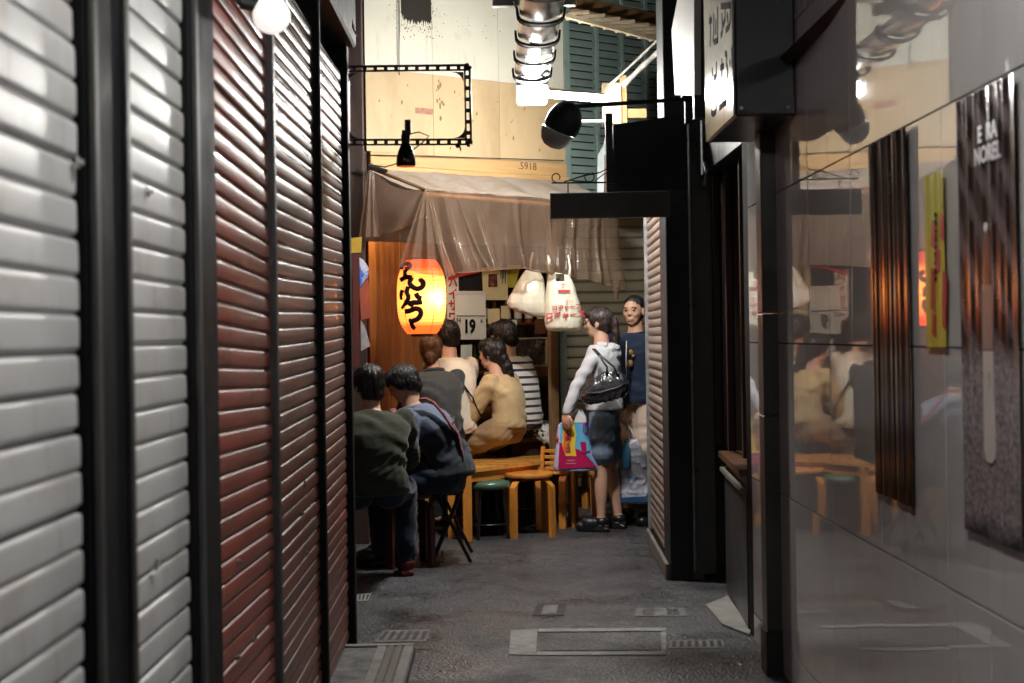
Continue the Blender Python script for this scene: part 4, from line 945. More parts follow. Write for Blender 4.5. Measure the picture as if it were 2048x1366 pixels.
# ---------------------------------------------------- red paper lantern
LC = W(843, 594, 9.2); LR, LH = .160, .238
def lrad(z):
    k = min(1, abs(z)/LH); return LR*(1-.40*k**3.2)
ln = thing('paper_lantern', 'glowing red paper lantern with black brushed characters', 'lantern', LC)
M['lantern'] = bpy.data.materials.new('lit_lantern_paper'); m = M['lantern']; m.use_nodes = True; n = m.node_tree.nodes; l = m.node_tree.links
pb = n['Principled BSDF']; n.remove(pb)
tlb = n.new('ShaderNodeBsdfTranslucent'); dif = n.new('ShaderNodeBsdfDiffuse'); em = n.new('ShaderNodeEmission'); a1_ = n.new('ShaderNodeAddShader'); mxs = n.new('ShaderNodeMixShader')
tc = n.new('ShaderNodeTexCoord'); sp = n.new('ShaderNodeSeparateXYZ'); l.new(tc.outputs['Object'], sp.inputs[0])
ab = n.new('ShaderNodeMath'); ab.operation = 'ABSOLUTE'; l.new(sp.outputs[2], ab.inputs[0])
mr = n.new('ShaderNodeMapRange'); mr.inputs[1].default_value = LH*.66; mr.inputs[2].default_value = LH*.80; l.new(ab.outputs[0], mr.inputs[0])
cmx = n.new('ShaderNodeMix'); cmx.data_type = 'RGBA'; cmx.inputs[6].default_value = (.95, .44, .16, 1); cmx.inputs[7].default_value = (.90, .085, .015, 1); l.new(mr.outputs[0], cmx.inputs[0])
l.new(cmx.outputs[2], tlb.inputs[0]); l.new(cmx.outputs[2], dif.inputs[0]); em.inputs[0].default_value = (1, .15, .03, 1); em.inputs[1].default_value = .8
mxs.inputs[0].default_value = .8; l.new(dif.outputs[0], mxs.inputs[1]); l.new(tlb.outputs[0], mxs.inputs[2])
l.new(mxs.outputs[0], a1_.inputs[0]); l.new(em.outputs[0], a1_.inputs[1]); l.new(a1_.outputs[0], n['Material Output'].inputs[0])
prof = []
NR = 22
for i in range(NR*4+1):
    z = -LH+2*LH*i/(NR*4); prof.append((lrad(z)-.0028*abs(math.sin(PI*i/4)), z))
b = MB(); b.lathe(prof, LC, 48, cap=False); b.build('paper_body', M['lantern'], ln, smooth=2)
b = MB(); b.lathe([(.062, -.012), (.070, -.010), (.070, .012), (.062, .012)], LC-Vector((0, 0, LH+.006)), 28); b.build('bottom_ring', M['black'], ln)
b = MB(); b.lathe([(.062, -.012), (.070, -.010), (.070, .012), (.062, .012)], LC+Vector((0, 0, LH+.006)), 28); b.build('top_ring', M['black'], ln)
b = MB(); b.tube([LC+Vector((0, 0, LH+.02)), LC+Vector((0, 0, LH+.30))], .003, 6); b.build('hanger', M['blackmetal'], ln)
def lconv(x, y):
    p = W(780+x/7.59, 500+y/7.59, LC.y-.1); dx = (p.x-LC.x)*1.01; z = max(-LH, min(LH, p.z-LC.z)); r = lrad(z); dx = max(-r*.97, min(r*.97, dx))
    return Vector((LC.x+dx, LC.y-math.sqrt(max(1e-5, r*r-dx*dx))-.002, LC.z+z))
brush([[(185, 290), (205, 230), (265, 205), (318, 240), (295, 285), (230, 300)], [(240, 300), (240, 400)], [(165, 465, 1.1), (215, 430), (290, 415), (345, 420, .8)],
       [(345, 420), (300, 500), (340, 560), (420, 600), (500, 570), (518, 510, 1.1), (480, 460), (440, 470, .6)],
       [(200, 610), (180, 680), (178, 760, .6)], [(290, 560), (260, 640), (300, 720), (260, 800), (180, 890, .5)],
       [(400, 660), (440, 730), (490, 740)], [(290, 800), (360, 850), (330, 800), (430, 800), (500, 800, .8)],
       [(235, 935), (300, 930), (400, 885), (470, 910), (480, 980), (430, 1050), (350, 1080), (290, 1060, .7)], [(330, 1090), (350, 1160), (390, 1195)]],
      lconv, .0165, 'brush_stroke', M['ink'], ln, .3, nrm=Vector((0, 1, 0)))
b = MB()
for a in (-.32, .26): 
    P = []
    for i in range(25):
        z = -LH*.96+LH*1.92*i/24; r = lrad(z); P.append(LC+Vector((r*math.sin(a*2.2), -r*math.cos(a*2.2)-.0006, z)))
    b.tube(P, .0016, 5)
b.build('seam', mat('lantern_seam', (.35, .08, .03), .7), ln)
lbd = bpy.data.lights.new('lantern_bulb', 'POINT'); lbd.energy = LANTERN; lbd.color = (1, .62, .30); lbd.shadow_soft_size = .03
lbo = bpy.data.objects.new('lantern_bulb', lbd); COL.objects.link(lbo); lbo.parent = ln; lbo.location = (.075, -.075, -.01)
bl = thing('bare_bulb', 'small warm bare bulb glowing behind the vinyl at the left', 'lamp', W(797, 425, 9.85))
b = MB(); b.ell(W(797, 425, 9.85), .026, n=16, m=12); b.build('bulb', emis('lit_warm_bulb', (1, .70, .38), 650.0), bl, smooth=2)
b = MB(); b.tube([W(797, 418, 9.85), W(797, 400, 9.85), W(797, 378, 9.87)], [.014, .014, .004], 8); b.build('socket', M['black'], bl)
# ---------------------------------------------------- papers hung in the stall
IN = -.5
def spoly(b, px, off, th=.003, mi=0): return b.poly([WS(x, y, off) for x, y in px], -SN, th, mi)
bn = thing('banner', 'white paper strip with red katakana beside the lantern', 'banner', WS(905, 640, IN))
b = MB(); spoly(b, [(893, 552), (917, 552), (919, 652), (895, 652)], IN); b.build('sheet', M['paper'], bn)
b = MB()
for i, ch in enumerate('ハイサワ'): text_geo(b, ch, .082, WS(906, 566+i*23, IN+.002), ST, (0, 0, 1), bold=.003, th=.0008)
b.build('red_characters', M['redink'], bn)
cal = thing('calendar', 'white tear off wall calendar showing a large 19', 'calendar', WS(941, 680, IN+.02))
def calf(s, t):
    x = 909+62*s+1.5*t; y = 585+94*t+3*math.sin(PI*s)*(1-t)*-1; return WS(x, y, IN+.02+.010*math.sin(PI*t)+.006*math.sin(s*3))
b = MB(); b.grid(calf, 14, 14); b.build('sheet', M['paper'], cal, smooth=2)
b = MB(); spoly(b, [(911, 582), (968, 582), (968, 588), (911, 588)], IN+.03, .02); b.build('binding', M['white_paint'], cal)
b = MB(); text_geo(b, '19', .135, WS(939, 654, IN+.040), ST, (0, 0, 1), bold=.006, th=.0008, sx=.8)
spoly(b, [(913, 631), (970, 631), (970, 632.5), (913, 632.5)], IN+.040, .001)
text_geo(b, '34', .045, WS(917, 641, IN+.040), ST, (0, 0, 1), th=.0008); text_geo(b, 'a', .05, WS(963, 641, IN+.040), ST, (0, 0, 1), th=.0008); b.build('numerals', M['ink'], cal)
mp_ = thing('menu_poster', 'cream menu sheet with a small food photograph', 'poster', WS(990, 605, IN))
b = MB(); spoly(b, [(964, 536), (1015, 534), (1016, 600), (967, 600)], IN+.01); b.build('sheet', M['yellowpaper'], mp_)
b = MB(); spoly(b, [(977, 549), (994, 547), (995, 573), (977, 574)], IN+.016, .002); b.build('printed_photograph', mat('food_print', (.10, .03, .02), .4, var=.8, vs=30, col2=(.4, .2, .12), c2=(.55, .65), c2s=30), mp_)
b = MB()
for k in range(4): spoly(b, [(1001+k*3, 538), (1002.4+k*3, 538), (1002.4+k*3, 558+(k % 2)*9), (1001+k*3, 558+(k % 2)*9)], IN+.016, .001)
b.build('writing', M['ink'], mp_)
yl = tag(MB().poly([WS(x, y, IN) for x, y in ((1014, 530), (1042, 530), (1030, 575), (1016, 575))], -SN, .003).build('folded_paper', M['yellow']), 'yellow folded paper behind the hanging bag', 'paper')
sp2 = tag(MB().poly([WS(x, y, IN+.004) for x, y in ((975, 618), (999, 617), (1000, 648), (976, 648))], -SN, .003).build('price_card', M['yellowpaper']), 'small cream price card under the menu sheet', 'card')
nt = tag(MB().poly([WS(x, y, IN-.02) for x, y in ((917, 545), (963, 542), (964, 580), (919, 582))], -SN, .01).build('dark_cloth', M['black']), 'dark cloth hung above the calendar', 'cloth')
rb_ = tag(MB().poly([WS(x, y, IN+.03) for x, y in ((896, 554), (933, 545), (960, 540), (960, 545), (930, 551), (897, 560))], -SN, .004).build('red_tape', M['redink']), 'red tape strip just under the awning hem', 'tape')
pf = thing('framed_photo', 'old framed group photograph on the stall wall', 'picture', WS(1063, 735, IN))
b = MB(); spoly(b, [(1031, 678), (1094, 676), (1095, 731), (1032, 732)], IN, .01); b.build('print', M['photo'], pf)
for q in ([(1029, 676), (1096, 674), (1096, 677.5), (1029, 679)], [(1029, 730), (1096, 729), (1096, 733), (1029, 734)], [(1029, 679.3), (1032, 679.3), (1032, 729.7), (1029, 729.7)], [(1093, 678), (1096, 678), (1096, 728.7), (1093, 728.7)]):
    b = MB(); spoly(b, q, IN+.012, .024); b.build('frame_bar', M['frame'], pf)
sh2 = tag(MB().poly([WS(x, y, IN+.01) for x, y in ((1060, 735), (1096, 734), (1097, 752), (1060, 753))], -SN, .05).build('wooden_shelf', M['counterwood']), 'reddish wooden shelf below the framed photograph', 'shelf')
def bagloft(tab, dd, dep, n=28):
    vs = []; rows_ = []
    for (y, x0, x1, df) in tab:
        c_ = (x0+x1)/2; w = (x1-x0)/2
        for j in range(n):
            a = 2*PI*j/n; ca, sa_ = math.cos(a), math.sin(a)
            q = W(c_+w*math.copysign(abs(ca)**.6, ca), y, dd); vs.append(q+Vector((0, dep*df*math.copysign(abs(sa_)**.8, sa_), 0)))
    m_ = len(tab); fs = [[i*n+j, i*n+(j+1) % n, (i+1)*n+(j+1) % n, (i+1)*n+j] for i in range(m_-1) for j in range(n)]
    fs += [list(range(n)), [(m_-1)*n+j for j in range(n)][::-1]]
    return vs, fs
# shelf of bottles and more notices on the back wall
shf = thing('bottle_shelf', 'dark shelf crowded with bottles at the back of the stall', 'shelf', WS(985, 700, -.9))
b = MB(); x_a, x_b = sx(880, 700, -.9), sx(1100, 700, -.9); zs_ = sz(985, 742, -.9); sbox(b, x_a, x_b, zs_-.02, zs_, -1.05, -.85, bev=.003); b.build('board', M['counterwood'], shf)
b = MB(); sbox(b, x_a, x_b, zs_+.36, zs_+.38, -1.05, -.85, bev=.003); b.build('board', M['counterwood'], shf)
bcol = [(.03, .07, .03), (.10, .045, .01), (.35, .33, .28), (.02, .03, .02), (.25, .06, .03), (.12, .10, .05)]
ORD = 'first second third fourth fifth sixth seventh eighth ninth tenth eleventh twelfth thirteenth fourteenth fifteenth sixteenth seventeenth eighteenth nineteenth twentieth'.split()
bnm = ['green', 'amber', 'clear', 'dark green', 'red', 'olive brown']
bms = [mat('bottle_glass_%d' % q, cc_, .12, var=.1) for q, cc_ in enumerate(bcol)]
rb2 = random.Random(9); xx = x_a+.05; q = 0
while xx < x_b-.05:
    for zz in (zs_+.001, zs_+.381):
        hh = rb2.uniform(.17, .27); rr_ = rb2.uniform(.026, .036); pp = SA+ST*xx-SN*(.95+rb2.uniform(-.04, .04)); pp.z = zz; ci_ = rb2.randrange(6)
        bo = MB().lathe([(rr_*.95, 0), (rr_, .01), (rr_, hh*.55), (rr_*.45, hh*.72), (rr_*.38, hh*.97), (rr_*.45, hh)], pp, 14).build('bottle', bms[ci_], smooth=True)
        tag(bo, '%s bottle, %s from the left on the %s back shelf' % (bnm[ci_], ORD[q], 'lower' if zz < zs_+.1 else 'upper'), 'bottle', 'bottles on the back shelf')
        lb_ = MB().lathe([(rr_+.0008, hh*.12), (rr_+.0008, hh*.45)], pp, 14, cap=False).build('bottle_label', M['paper'] if rb2.random() < .6 else M['yellowpaper'], bo, smooth=True)
        bo.data.transform(Matrix.Translation(-pp)); lb_.data.transform(Matrix.Translation(-pp)); bo.location = pp
    xx += rb2.uniform(.085, .12); q += 1
for q, (x0, y0, x1, y1, mm, lab) in enumerate(((922, 690, 944, 725, 'paper', 'white handwritten slip left of the calendar foot'), (1002, 612, 1018, 640, 'yellowpaper', 'narrow cream slip beside the small price card'), (1020, 640, 1034, 668, 'paper', 'small white slip above the striped man'), (1070, 640, 1092, 668, 'counterwood', 'brown wooden plaque above the framed photograph'), (948, 548, 962, 578, 'yellow', 'little yellow slip on the dark cloth'))):
    o = MB(); spoly(o, [(x0, y0), (x1, y0-1), (x1, y1-1), (x0, y1)], IN-.03+.002*q); tag(o.build('notice', M[mm]), lab, 'notice')
# two plastic bags hanging from the awning
def bagmesh(prims, vox, name, m, parent, amp=.006):
    b = MB()
    for c_, r, R_ in prims: b.ell(c_, r, R_)
    return remesh(b, name, m, parent, vox, 6, amp, 14)
def remesh(b, name, mats, parent, vox=.009, smooth=6, amp=0.0, freq=12.0, stretch=(1, 1, 1), zone=None, drape=False):
    off = wloc(parent) if parent else Vector((0, 0, 0))
    me = bpy.data.meshes.new('tmp'); me.from_pydata([tuple(v-off) for v in b.v], [], b.f); me.update()
    bm = bmesh.new(); bm.from_mesh(me); bmesh.ops.recalc_face_normals(bm, faces=bm.faces); bm.to_mesh(me); bm.free()
    o = bpy.data.objects.new('tmp', me); COL.objects.link(o)
    md = o.modifiers.new('r', 'REMESH'); md.mode = 'VOXEL'; md.voxel_size = vox; md.adaptivity = 0
    if smooth: ms = o.modifiers.new('s', 'SMOOTH'); ms.factor = .5; ms.iterations = smooth
    dg = bpy.context.evaluated_depsgraph_get(); dg.update()
    m2 = bpy.data.meshes.new_from_object(o.evaluated_get(dg)); bpy.data.objects.remove(o); bpy.data.meshes.remove(me)
    m2.name = name
    if amp:
        nv = len(m2.vertices); nor = np.empty(nv*3, 'f'); m2.vertices.foreach_get('normal', nor); nor = nor.reshape(-1, 3)
        co = np.empty(nv*3, 'f'); m2.vertices.foreach_get('co', co); co = co.reshape(-1, 3)
        if drape:
            def nzv(sc, o_): return np.array([noise.noise(Vector(p)*sc+Vector(o_)) for p in co.tolist()], 'f')
            w1 = nzv(3.2, (0, 0, 0)); g1 = np.clip(nzv(4.0, (5, 1, 2))*2.2+.35, 0, 1); w2 = nzv(6.0, (3, 8, 1)); g2 = np.clip(nzv(5.0, (9, 4, 7))*2.2+.2, 0, 1)
            z = co[:, 2]; x = co[:, 0]+co[:, 1]
            h = np.sin(2*PI*(z*8.5+x*3.0)+5.5*w1)*g1*.7+np.sin(2*PI*(z*17-x*9)+6*w2)*g2*.35
        else:
            st = np.array(stretch, 'f'); q = co*freq*st
            h = np.array([noise.noise(Vector(p))+.5*noise.noise(Vector(p)*2.1+Vector((7, 3, 1))) for p in q.tolist()], 'f')
            h = np.clip(1-2.3*np.abs(h), 0, 1)**2*1.3-.35
        co = co+nor*(h*amp*.62)[:, None]; m2.vertices.foreach_set('co', co.astype('f').ravel()); m2.update()
    mats = mats if isinstance(mats, (list, tuple)) else [mats]
    m2.materials.clear()
    for mm in mats: m2.materials.append(mm)
    if zone:
        for p in m2.polygons: p.material_index = zone(p.center+off)
    else:
        m2.polygons.foreach_set('material_index', [0]*len(m2.polygons))
    m2.shade_smooth()
    o2 = bpy.data.objects.new(name, m2); COL.objects.link(o2)
    if parent: o2.parent = parent
    return o2
def P_(px, py, d): return W(px, py, d)
d1 = 9.78; k1 = d1/FPX
b1 = thing('plastic_bag', 'sagging white plastic bag hanging left of the lettered bag', 'bag', P_(1055, 635, d1))
b = MB(); Rt = Matrix.Rotation(math.radians(14), 3, 'Y')
b.add(*bagloft([(540, 1052, 1078, .25), (556, 1040, 1086, .6), (575, 1029, 1090, .9), (592, 1019, 1092, 1), (606, 1013, 1093, 1), (616, 1018, 1094, .9), (626, 1042, 1094, .7), (634, 1072, 1093, .35)], d1, .085))
remesh(b, 'body', M['plasticbag'], b1, .007, 4, .006, 10, (1.4, 1.4, .5))
b = MB(); b.tube([P_(1060, 545, d1), P_(1062, 520, d1), P_(1066, 505, d1+.02)], .008, 8); b.build('handle', M['plasticbag'], b1, smooth=2)
d2 = 9.74; k2 = d2/FPX
b2 = thing('plastic_bag', 'white plastic bag with red shop lettering hanging by the post', 'bag', P_(1127, 660, d2))
b = MB()
b.add(*bagloft([(545, 1100, 1114, .2), (552, 1096, 1140, .4), (575, 1093, 1150, .75), (610, 1090, 1160, 1), (640, 1089, 1164, 1), (655, 1091, 1162, .9), (662, 1096, 1157, .5)], d2, .075))
remesh(b, 'body', M['plasticbag'], b2, .007, 5, .005, 10, (1.6, 1.6, .35))
b = MB(); b.tube([P_(1100, 552, d2), P_(1097, 535, d2), P_(1096, 510, d2+.02)], [.012, .008, .005], 8); b.tube([P_(1138, 556, d2), P_(1140, 535, d2), P_(1136, 510, d2+.02)], [.014, .008, .005], 8); b.build('handle', M['plasticbag'], b2, smooth=2)
b = MB(); tilt = (1, 0, .06)
text_geo(b, 'ロヂャース', .055, P_(1131, 631, d2-.088), tilt, (0, 0, 1), bold=.002); b.build('red_lettering', M['redink'], b2); b = MB(); text_geo(b, 'ロヂャース', .040, P_(1133, 615, d2-.088), tilt, (0, 0, 1), bold=.001); b.build('red_lettering', M['redink'], b2); b = MB(); text_geo(b, 'まい', .030, P_(1138, 603, d2-.088), tilt, (0, 0, 1))
b.build('red_lettering', M['redink'], b2); b = MB(); text_geo(b, '十', .04, P_(1126, 571, d2-.075), tilt, (0, 0, 1), bold=.001); b.build('red_lettering', M['redink'], b2); b = MB(); b.box(P_(1128, 582, d2-.08), (.085, .0016, .014)); b.build('red_bar', M['redink'], b2)
b = MB(); b.box(P_(1120, 555, d2-.045), (.06, .004, .05)); b.build('printed_picture', M['photo'], b2)

# ---------------------------------------------------- counter and bench
bt = thing('counter_bench', 'long brown wooden bench where the customers sit at the counter', 'bench', W(1010, 880, 9.9))
a_, e_ = W(905, 887, 10.0), W(1102, 873, 10.5); zb = .602
dvb = Vector((e_.x-a_.x, e_.y-a_.y, 0)); Lb = dvb.length; dvb.normalize(); Rb = Matrix((dvb, Vector((-dvb.y, dvb.x, 0)), Vector((0, 0, 1)))).transposed(); nb = Vector((-dvb.y, dvb.x, 0))
mid = Vector(((a_.x+e_.x)/2, (a_.y+e_.y)/2, 0))
b = MB(); b.box(mid+nb*.16+Vector((0, 0, zb-.015)), (Lb, .34, .03), Rb, bev=.004); b.build('seat', M['counterwood'], bt)
for k, (s0, s1, dep, mm) in enumerate(((.02, .36, 0, 'counterwood'), (.36, .62, .16, 'black'), (.63, .985, .0, 'darkwood'))):
    c_ = a_+dvb*(Lb*(s0+s1)/2); c_.z = .40
    b = MB(); b.box(c_+nb*(.03+dep), (Lb*(s1-s0)-.006, .02, .36), Rb, bev=.003); b.build('panel', M[mm], bt)
for s_ in (.01, .36, .625, .99):
    c_ = a_+dvb*(Lb*s_); c_.z = .285
    b = MB(); b.box(c_+nb*.05, (.03, .06, .57), Rb, bev=.003); b.build('leg', M['darkwood'], bt)
b = MB(); b.ell(a_+dvb*(Lb*.27)-Vector((0, 0, .095))+nb*.015, .009); b.build('knob', M['chrome'], bt, smooth=True)
ct = thing('counter', 'dark wooden counter in front of the seated customers', 'counter', mid+nb*.75)
b = MB(); b.box(mid+nb*.78+Vector((0, 0, .93)), (Lb+.5, .40, .05), Rb, bev=.005); b.build('top', M['counterwood'], ct)
b = MB(); b.box(mid+nb*.80+Vector((0, 0, .452)), (Lb+.5, .30, .90), Rb); b.build('front', M['darkwood'], ct)
def vessel(name, label, px, py, d, prof, m, cat):
    p = W(px, py, d); o = MB().lathe(prof, p, 16).build(name, m, smooth=True); return tag(o, label, cat)
vessel('cup', 'small white cup on the counter by the cardigan woman', 933, 752, 10.8, [(.02, 0), (.028, .01), (.03, .07), (.027, .07)], M['whiteplastic'], 'cup')
vessel('glass', 'clear beer glass on the counter behind the customers', 940, 744, 10.9, [(.026, 0), (.028, .09), (.026, .09)], mat('glass_frosted', (.5, .5, .48), .1), 'glass')
# towel on the bench end
b = MB(); tp = W(1085, 866, 10.35)
tw_ = thing('folded_garment', 'black and white patterned garment heaped on the bench end', 'garment', tp)
b.ell(W(1078, 862, 10.4), (.06, .08, .055)); b.ell(W(1090, 855, 10.44), (.05, .07, .05)); b.ell(W(1092, 873, 10.35), (.045, .05, .06)); b.ell(W(1072, 848, 10.44), (.04, .06, .05)); b.ell(W(1100, 880, 10.33), (.02, .03, .045))
remesh(b, 'cloth', mat('patterned_cloth', (.55, .54, .50), .85, var=.1, col2=(.02, .02, .02), c2=(.52, .55), c2s=16), tw_, .008, 4, .02, 16)
# ---------------------------------------------------- low table
tb = thing('low_table', 'honey coloured low wooden table among the stools', 'table', W(1000, 1070, 9.4))
tz_ = .480
tp_ = [W(932, 938, 9.12), W(1086, 918, 9.42), W(1082, 905, 9.75), W(930, 914, 9.68)]
def at_h(px, py, z): return WF(px, py, z)
tpts = [at_h(925, 940, tz_), at_h(1086, 921, tz_), at_h(1080, 910, tz_), at_h(925, 920, tz_)]
b = MB(); b.poly([p-Vector((0, 0, .026)) for p in tpts], (0, 0, 1), .026); b.build('top', M['honeytop'], tb)
cc = sum(tpts, Vector())/4
for p in tpts:
    q = p.lerp(cc, .10); b = MB(); b.span((q.x-.03, q.y-.016, 0), (q.x+.03, q.y+.016, tz_-.027), bev=.004); b.build('leg', M['honey'], tb)
b = MB(); q0, q1 = tpts[0].lerp(cc, .1), tpts[1].lerp(cc, .1); b.poly([q0-Vector((0, 0, .09)), q1-Vector((0, 0, .09)), q1-Vector((0, 0, .03)), q0-Vector((0, 0, .03))], (0, 1, 0), .015); b.build('apron', M['honey'], tb)
ash = WF(981, 915, tz_+.001)
at_ = thing('ashtray', 'small pale metal ashtray on the low table', 'ashtray', ash)
b = MB(); b.lathe([(.030, 0), (.038, .004), (.042, .016), (.038, .016), (.034, .006), (.0, .005)], ash, 20, cap=False); b.build('dish', M['chrome'], at_, smooth=True)
# ---------------------------------------------------- bentwood stools
def bent_stool(name, label, px, py, H, r, rz, m_leg='honey', m_top='honey'):
    p = WF(px, py); t = thing(name, label, 'stool', p, None, rz)
    b = MB(); b.lathe([(r*.97, H-.03), (r, H-.022), (r, H-.008), (r*.97, H), (0, H+.001)], (0, 0, 0), 36, cap=False); b.lathe([(0, H-.03), (r*.97, H-.03)], (0, 0, 0), 36, cap=False); b.build('seat', M[m_top], t, smooth=35, local=True)
    for k in range(4):
        a = k*PI/2+PI/4; pr = []
        for i in range(9):
            th = PI/2*i/8; pr.append((r*.74+.06*math.sin(th), H-.045-.06*(1-math.cos(th))))
        pr = [(r*.35, H-.045)]+pr+[(r*.74+.064, .0)]
        vs = []; w = .024; n = len(pr)
        for (q, z) in pr:
            for (sx_, so) in ((-w, -.013), (w, -.013), (w, .013), (-w, .013)):
                rr = q+so*(1 if z < H-.08 else .4); zz = z+(-so if z >= H-.08 and q < r*.7 else 0)
                vs.append((rr*math.cos(a)-sx_*math.sin(a), rr*math.sin(a)+sx_*math.cos(a), zz))
        fs = [[i*4+j, i*4+(j+1) % 4, (i+1)*4+(j+1) % 4, (i+1)*4+j] for i in range(n-1) for j in range(4)]+[[0, 1, 2, 3], [(n-1)*4+j for j in range(4)][::-1]]
        b = MB(); b.add(vs, fs); b.build('leg', M[m_leg], t, smooth=45, local=True)
    return t
bent_stool('bentwood_stool', 'round honey bentwood stool in front of the low table', 1060, 1070, .425, .165, .15)
bent_stool('bentwood_stool', 'honey bentwood stool carrying the bright shopping pack', 1138, 1050, .415, .165, .5)
bent_stool('bentwood_stool', 'dark red wooden stool under the man in the olive sweatshirt', 815, 1130, .43, .15, .25, 'redwood', 'redwood')
bent_stool('bentwood_stool', 'honey bentwood stool half hidden left of the green stool', 905, 1068, .42, .15, .8)
bent_stool('bentwood_stool', 'honey stool far back beneath the shopping pack', 1148, 1022, .38, .15, .2)
def metal_stool(label, px, py, H, r, top, rz, tear=False):
    t = thing('metal_stool', label, 'stool', WF(px, py), None, rz)
    b = MB(); b.lathe([(r*.9, H-.055), (r, H-.045), (r*1.02, H-.025), (r*.95, H-.006), (r*.6, H+.004), (0, H+.007)], (0, 0, 0), 32, cap=False); b.lathe([(0, H-.055), (r*.9, H-.055)], (0, 0, 0), 32, cap=False); b.build('cushion', M[top], t, smooth=2, local=True)
    for k in range(4):
        a = PI/4+k*PI/2; b = MB(); b.tube([(r*.72*math.cos(a), r*.72*math.sin(a), H-.056), (r*1.0*math.cos(a), r*1.0*math.sin(a), 0)], .011, 8); b.build('leg', M['blackmetal'], t, smooth=True, local=True)
    b = MB(); ring = [(r*.9*math.cos(2*PI*i/28), r*.9*math.sin(2*PI*i/28), .10) for i in range(28)]; b.tube(ring, .006, 6, closed=True); b.build('foot_ring', M['blackmetal'], t, smooth=True, local=True)
    return t
metal_stool('round green vinyl stool with black tube legs', 978, 1075, .385, .150, 'greenvinyl', .3)
metal_stool('torn red vinyl stool behind the green stool', 984, 1042, .390, .135, 'redvinyl', .1)
metal_stool('pale topped tube stool behind the bentwood stool', 1062, 1045, .37, .13, 'yellowpaper', .6)
# slatted chair behind the pack
sc_ = thing('slatted_chair', 'honey wooden chair with slatted back behind the shopping pack', 'chair', W(1105, 1020, 9.95))
cx_, cy_ = W(1105, 920, 9.95).x, 9.95
for k in range(4):
    z = W(1100, 902+k*12, 9.95).z; b = MB(); b.span((cx_-.055, cy_, z-.012), (cx_+.12, cy_+.018, z+.012), bev=.003); b.build('slat', M['honey'], sc_)
for x in (cx_-.075, cx_+.14):
    b = MB(); b.tube([(x, cy_+.01, 0), (x, cy_, .40), (x+.004, cy_+.01, .50), (x+.012, cy_+.03, .57)], .016, 8); b.build('leg', M['honey'], sc_, smooth=True)
b = MB(); b.span((cx_-.09, cy_-.0, .37), (cx_+.15, cy_+.30, .395), bev=.006); b.build('seat', M['honey'], sc_)
for x in (cx_-.07, cx_+.13):
    b = MB(); b.tube([(x, cy_+.28, 0), (x, cy_+.27, .37)], .015, 8); b.build('leg', M['honey'], sc_, smooth=True)
# folding chair of the man with the backpack
fc = thing('folding_chair', 'black tube folding chair under the man with the backpack', 'chair', WF(905, 1105))
d_ = 8.5
seat_z = .44
for s_, dd in ((0, 8.42), (1, 8.80)):
    b = MB(); b.tube([W(942, 1122, 8.47)+Vector((0, dd-8.47, 0)), W(880, 1000, 8.47)+Vector((0, dd-8.47, 0)), W(872, 985, 8.47)+Vector((0, dd-8.47, 0))], .011, 8)
    for v in b.v:
        v.z = max(v.z, .001)
    b.build('leg', M['blackmetal'], fc, smooth=True)
    b = MB(); b.tube([W(868, 1118, 8.47)+Vector((0, dd-8.47+.03, 0)), W(900, 1040, 8.47)+Vector((0, dd-8.47+.03, 0)), W(930, 960, 8.47)+Vector((0, dd-8.47+.03, 0))], .011, 8)
    for v in b.v:
        v.z = max(v.z, .001)
    b.build('leg', M['blackmetal'], fc, smooth=True)
sl = W(830, 985, 8.6); srr = W(935, 985, 8.6)
b = MB(); b.span((sl.x, 8.42, seat_z-.03), (srr.x-.02, 8.80, seat_z), bev=.012); b.build('seat', M['nylon'], fc)
b = MB(); b.tube([W(885, 1115, 8.5), W(885, 1115, 8.8)], .009, 8)
for v in b.v: v.z = max(v.z, .03)
b.build('cross_tube', M['blackmetal'], fc, smooth=True)
# hidden side table of the two men
t2 = thing('side_table', 'dark table at the left where the two men sit', 'table', (-1.15, 8.5, 0))
b = MB(); b.span((-1.5, 8.15, .66), (-.93, 8.9, .69), bev=.006); b.build('top', M['counterwood'], t2)
for x in (-1.45, -.98):
    for y in (8.2, 8.85):
        b = MB(); b.span((x-.02, y-.02, 0), (x+.02, y+.02, .658)); b.build('leg', M['darkwood'], t2)
# bright shopping pack on the stool
dk = 9.72
pk = thing('shopping_pack', 'bright pink blue and yellow shopping pack standing on a stool', 'package', W(1148, 940, dk))
b = MB(); b.add(*bagloft([(941, 1109, 1196, .95), (934, 1107, 1197, 1), (900, 1110, 1186, 1), (870, 1113, 1180, .9), (850, 1116, 1176, .7), (832, 1140, 1172, .45), (818, 1152, 1164, .2)], dk, .06, 32))
remesh(b, 'wrapper', M['lilac'], pk, .006, 3, .0025, 14)
def pk_poly(px, m, name, o=0.0):
    b = MB(); b.poly([W(x, y, dk-.064-o) for x, y in px], (0, 1, 0), .008 if not o else .002); return b.build(name, m, pk)
pk_poly([(1121, 850), (1133, 832), (1172, 848), (1178, 870), (1180, 900), (1170, 906), (1120, 906)], M['sky'], 'printed_panel')
pk_poly([(1119, 885), (1160, 900), (1170, 908), (1194, 934), (1116, 938), (1118, 905)], M['magenta'], 'printed_panel', .002)
pk_poly([(1127, 850), (1148, 845), (1152, 870), (1150, 896), (1153, 912), (1131, 912), (1124, 890)], M['yellowbright'], 'printed_panel', .004)
pk_poly([(1170, 908), (1182, 912), (1196, 934)], M['sky'], 'printed_panel', .004)
pk_poly([(1140, 832), (1156, 818), (1172, 834), (1170, 845), (1140, 845)], M['whiteplastic'], 'printed_top', .004)
pk_poly([(1166, 848), (1176, 842), (1179, 860), (1172, 872), (1165, 862)], mat('purple_print', (.28, .04, .35), .3), 'printed_panel', .004)
pk_poly([(1168, 853), (1176, 852), (1176, 864), (1169, 866)], mat('teal_print', (.03, .40, .38), .3), 'printed_panel', .006)
